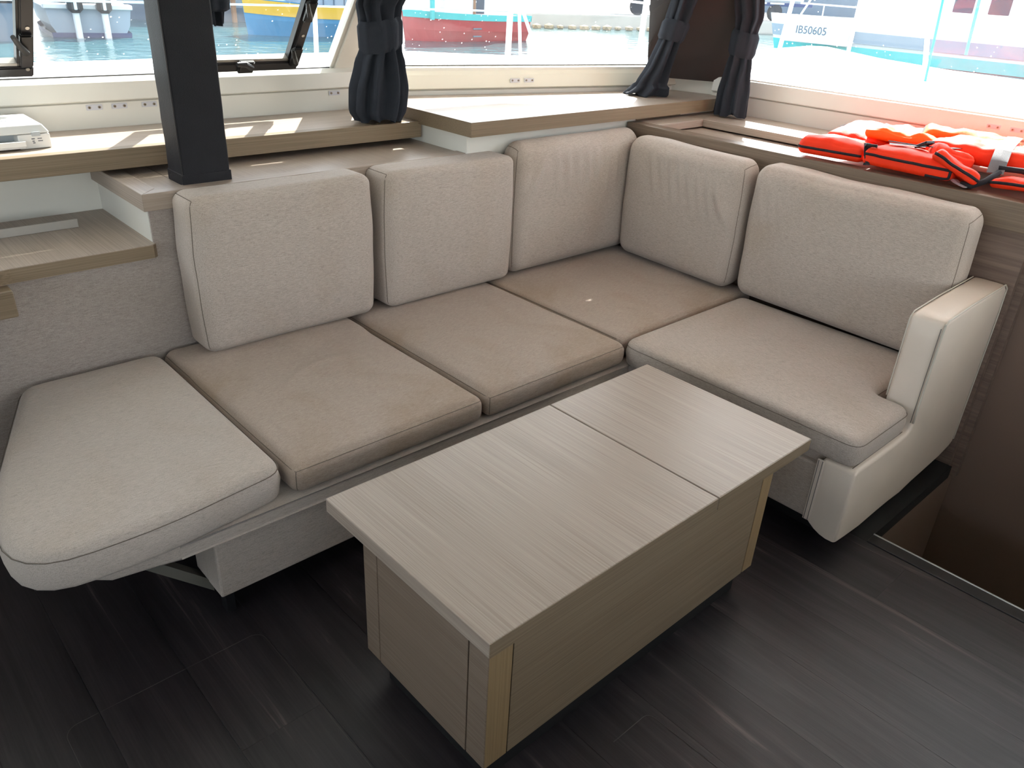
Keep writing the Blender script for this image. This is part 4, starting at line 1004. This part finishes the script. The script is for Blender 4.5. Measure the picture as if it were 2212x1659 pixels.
# powerboat with twin outboards
loc, rz = Vector((10.2, 35.6, WZ-.3)), math.pi/2-.18
b = thing('motor_boat', (10.2, 35.6, WZ), 'motor boat with two dark outboard engines facing stern on', 'boat')
add('hull', place(loft_hull(7.0, 3.0, 1.25, sheer=.15), loc, rz), 'boat_grey', b); add('lower_hull', place(band(7.0, 3.0, 1.25, .05, .36, .03, .15), loc, rz), 'boat_navy', b)
lbox(b, 'stern_deck', -3.6, -2.9, -1.4, 1.4, 1.2, 1.35, 'boat_white', loc, rz)
for yy in (-.45, .45):
    e = lbox(b, 'outboard', -4.1, -3.5, yy-.24, yy+.24, 1.1, 1.9, 'engine_black', loc, rz, .12)
    lbox(b, 'engine_leg', -3.9, -3.6, yy-.1, yy+.1, .1, 1.15, 'boat_white', loc, rz, .04, e); lbox(b, 'engine_band', -4.12, -3.5, yy-.05, yy+.05, 1.2, 1.7, 'boat_white', loc, rz, .02, e)
h_ = lbox(b, 'helm_console', -1.4, .4, -.8, .8, 1.3, 2.7, 'boat_white', loc, rz, .1); lbox(b, 'console_window', -1.42, -1.38, -.6, .6, 1.9, 2.5, 'boat_glass', loc, rz, .01, h_)
# dark covered boat behind the far-left hatch, and a small dinghy
loc, rz = Vector((6.3, 34.0, WZ-.3)), math.pi/2
b = thing('covered_boat', (6.3, 34, WZ), 'dark covered boat at the far left', 'boat')
add('hull', place(loft_hull(6, 2.6, 1.4), loc, rz), 'boat_slate', b); lbox(b, 'cover', -2.9, 1, -1.2, 1.2, 1.35, 2.2, 'rubber', loc, rz, .3)
loc, rz = Vector((2.9, 13.0, WZ-.1)), .9
b = thing('dinghy', (2.9, 13.0, WZ), 'white dinghy floating close by at the far left', 'boat')
add('hull', place(loft_hull(2.6, 1.3, .5), loc, rz), 'boat_white', b); lbox(b, 'thwart', -.2, .1, -.5, .5, .46, .5, 'boat_grey', loc, rz, .01)
# white catamaran on the right
loc, rz = Vector((39.5, 14.2, WZ-.3)), math.pi/2+.02
b = thing('catamaran', (39.5, 14.2, WZ), 'white catamaran with a registration number and turquoise waterline', 'boat')
LH = 18.0
add('hull', place(loft_hull(LH, 2.6, 1.85, sheer=.04, transom=.9), loc, rz), 'boat_white', b)
add('window_stripe', place(band(LH, 2.6, 1.85, .50, .76, .02, .04), loc, rz), 'boat_grey', b)
add('waterline_stripe', place(band(LH, 2.6, 1.85, .17, .42, .02, .04), loc, rz), 'boat_turquoise', b)
lbox(b, 'bow_panel', 4.4, 7.6, 1.15, 1.36, .78, 1.84, 'boat_white', loc, rz, .02)
hh = lbox(b, 'deck_house', -8, 1.5, -4.5, 1.0, 1.8, 3.6, 'boat_white', loc, rz, .3)
for xx in (-7, -5.6, -4.2, -2.8, -1.4, 0): lbox(b, 'window', xx-.45, xx+.35, .99, 1.03, 2.5, 3.1, 'boat_glass', loc, rz, .02, hh)
mst = add('mast', place(tube(bmesh.new(), [(2.5, -1.5, 1.8), (2.6, -1.5, 14)], .13, 8), loc, rz), 'boat_white', b)
add('stay', place(tube(bmesh.new(), [(8.5, -1.5, 1.9), (2.6, -1.5, 13)], .05, 6), loc, rz), 'boat_white', b)
add('hand_rail', place(tube(bmesh.new(), [(-8.5, 1.2, 2.4), (1, 1.2, 2.4), (7.5, .6, 2.45)], .04, 6), loc, rz), 'boat_white', b)
for xx in (-6, -3, 0, 3, 6): add('rail_post', place(tube(bmesh.new(), [(xx, 1.15, 1.8), (xx, 1.18, 2.42)], .03, 6), loc, rz), 'boat_white', b)
tm = Matrix.Rotation(rz, 4, 'Z') @ Matrix.Rotation(math.pi, 4, 'Z') @ Matrix.Rotation(math.pi/2, 4, 'X')
pt = Matrix.Rotation(rz, 4, 'Z') @ Vector((6.3, 1.375, 1.32)); printed(b, 'IB50605', loc+pt, tm, .48, 'boat_slate')
# own rail: stanchions, wires, pulpit
def tubething(name, label, cat, pts, r, mat, group=None, seg=8):
    base = Vector(pts[0]); o_ = add(name, tube(bmesh.new(), pts, r, seg), mat, None, base, True); tag(o_, label, cat, group); return o_
G = 'white rail stanchions on the deck edge'
p1 = thing('pulpit_stanchion', (4.30, 4.62, 1.0), 'white rail stanchion with two splayed legs outside the corner window', 'stanchion', G)
add('post', tube(bmesh.new(), [(4.25, 4.66, 1.0), (4.27, 4.66, 2.1)], .022, 8), 'boat_white', p1, smooth=True)
add('leg', tube(bmesh.new(), [(4.34, 4.62, 1.0), (4.32, 4.64, 1.36)], .012, 8), 'boat_white', p1, smooth=True); add('leg', tube(bmesh.new(), [(4.46, 4.55, 1.0), (4.33, 4.64, 1.36)], .012, 8), 'boat_white', p1, smooth=True)
tubething('stanchion', 'white rail stanchion left of the angled curtain, nearer the quay view', 'stanchion', [(5.02, 4.05, 1.0), (5.07, 4.05, 2.1)], .02, 'boat_white', G)
tubething('stanchion', 'white rail stanchion just left of the trailing curtain', 'stanchion', [(5.5, 4.12, 1.0), (5.56, 4.12, 2.1)], .018, 'boat_white', G)
tubething('stanchion', 'first white rail stanchion in the side window', 'stanchion', [(6.5, 3.76, 1.0), (6.6, 3.71, 2.1)], .018, 'boat_white', G)
tubething('stanchion', 'second white rail stanchion in the side window', 'stanchion', [(6.6, 3.2, 1.0), (6.62, 3.2, 2.1)], .016, 'boat_white', G)
tubething('stanchion', 'leftmost white rail stanchion beside the yellow boat', 'stanchion', [(2.92, 5.12, 1.0), (2.94, 5.12, 2.0)], .016, 'boat_white', G)
tubething('stanchion', 'white rail stanchion in front of the yellow boat', 'stanchion', [(3.25, 5.1, 1.0), (3.26, 5.1, 2.0)], .02, 'boat_white', G)
tubething('lifeline', 'pale blue lifeline wire crossing the front window', 'wire', [(-3, 5.0, 1.30), (1.2, 5.05, 1.30), (2.93, 5.12, 1.29), (4.27, 4.66, 1.30)], .006, 'rope_blue')
tubething('lifeline', 'white rail wire crossing the angled corner window', 'wire', [(3.25, 5.1, 1.46), (4.27, 4.66, 1.46), (5.05, 4.05, 1.40), (5.53, 4.12, 1.40)], .008, 'rope_white')
tubething('mooring_line', 'thick white spar slanting down across the front window', 'spar', [(.9, 5.6, 1.74), (2.35, 5.5, 1.20)], .022, 'boat_white')
tubething('halyard', 'left cyan rope in the side window', 'rope', [(6.35, 2.45, 1.0), (6.6, 2.6, 1.9)], .009, 'rope_cyan')
tubething('halyard', 'right cyan rope in the side window', 'rope', [(6.7, 2.35, 1.18), (6.75, 2.4, 1.9)], .011, 'rope_cyan')
tubething('spar', 'white slanting spar between the cyan ropes', 'spar', [(6.45, 2.5, 1.0), (6.62, 2.75, 1.9)], .018, 'boat_white')
# quay with rocks, trailers and a barrel
q_ = thing('quay', (44, 40, WZ), 'concrete quay with rubble along the water', 'quay', kind='structure')
add('slab', prism(bmesh.new(), [(32, 37.5), (44, 33.5), (70, 22), (110, 60), (60, 110), (10, 70), (26, 42)], WZ, WZ+.75, .1), 'quay_concrete', q_)
rr = random.Random(5)
for i in range(16):
    t_ = i/15; c = Vector((31.6+11*t_, 37.0-3.7*t_-.5, WZ+.1)); s_ = rr.uniform(.22, .33)
    bm = bmesh.new(); bmesh.ops.create_icosphere(bm, subdivisions=1, radius=s_)
    for v in bm.verts: v.co = v.co*(1+.3*noise.noise(v.co*2+Vector((i, 0, 0)))); v.co.z *= .6; v.co += c
    o_ = add('boulder', bm, 'rock_tan', None, tuple(c)); tag(o_, 'tan boulder in the rubble along the quay edge', 'rock', 'boulders along the quay')
def trailer(label, c, rz, L, mat):
    c = Vector(c); t_ = thing('boat_trailer', c, label, 'trailer', 'trailers parked on the quay')
    lbox(t_, 'bed', -L/2, L/2, -.9, .9, .9, 1.1, mat, c, rz, .02); lbox(t_, 'load', -L/2+.3, L/2-.6, -.8, .8, 1.1, 2.0, 'boat_white', c, rz, .15)
    for xx in (-.8, .6):
        R_ = Matrix.Rotation(rz, 4, 'Z'); p = c+R_ @ Vector((xx, -.95, .5)); ax = R_ @ Vector((0, 1, 0)); bm = cyl(bmesh.new(), p, ax, .5, .3, 20); add('wheel', bm, 'rubber', t_)
        lbox(t_, 'mudguard', xx-.55, xx+.55, -1.0, -.6, 1.0, 1.1, 'boat_white', c, rz, .03)
trailer('grey boat trailer with white load on the quay', (44.5, 36.0, WZ+.75), -.4, 6, 'boat_slate')
trailer('low trailer with a white load further along the quay', (52, 32.0, WZ+.75), -.4, 7, 'boat_navy')
c = Vector((33.5, 42.0, WZ+.75)); bm = cyl(bmesh.new(), c, (0, 0, 1), .75, 1.9, 20); o_ = add('water_barrel', bm, 'barrel_blue', None, c); tag(o_, 'blue barrel standing on the quay behind the red boat', 'barrel')
b = thing('dark_shed', (70, 44, WZ+.7), 'dark blue-grey shed on the quay behind the catamaran', 'shed')
lbox(b, 'wall', -9, 9, -2, 2, 0, 4.0, 'boat_slate', Vector((70, 44, WZ+.7)), -.9, .05); lbox(b, 'roof', -9.4, 9.4, -2.4, 2.4, 4.0, 4.3, 'timber_brown', Vector((70, 44, WZ+.7)), -.9, .05)
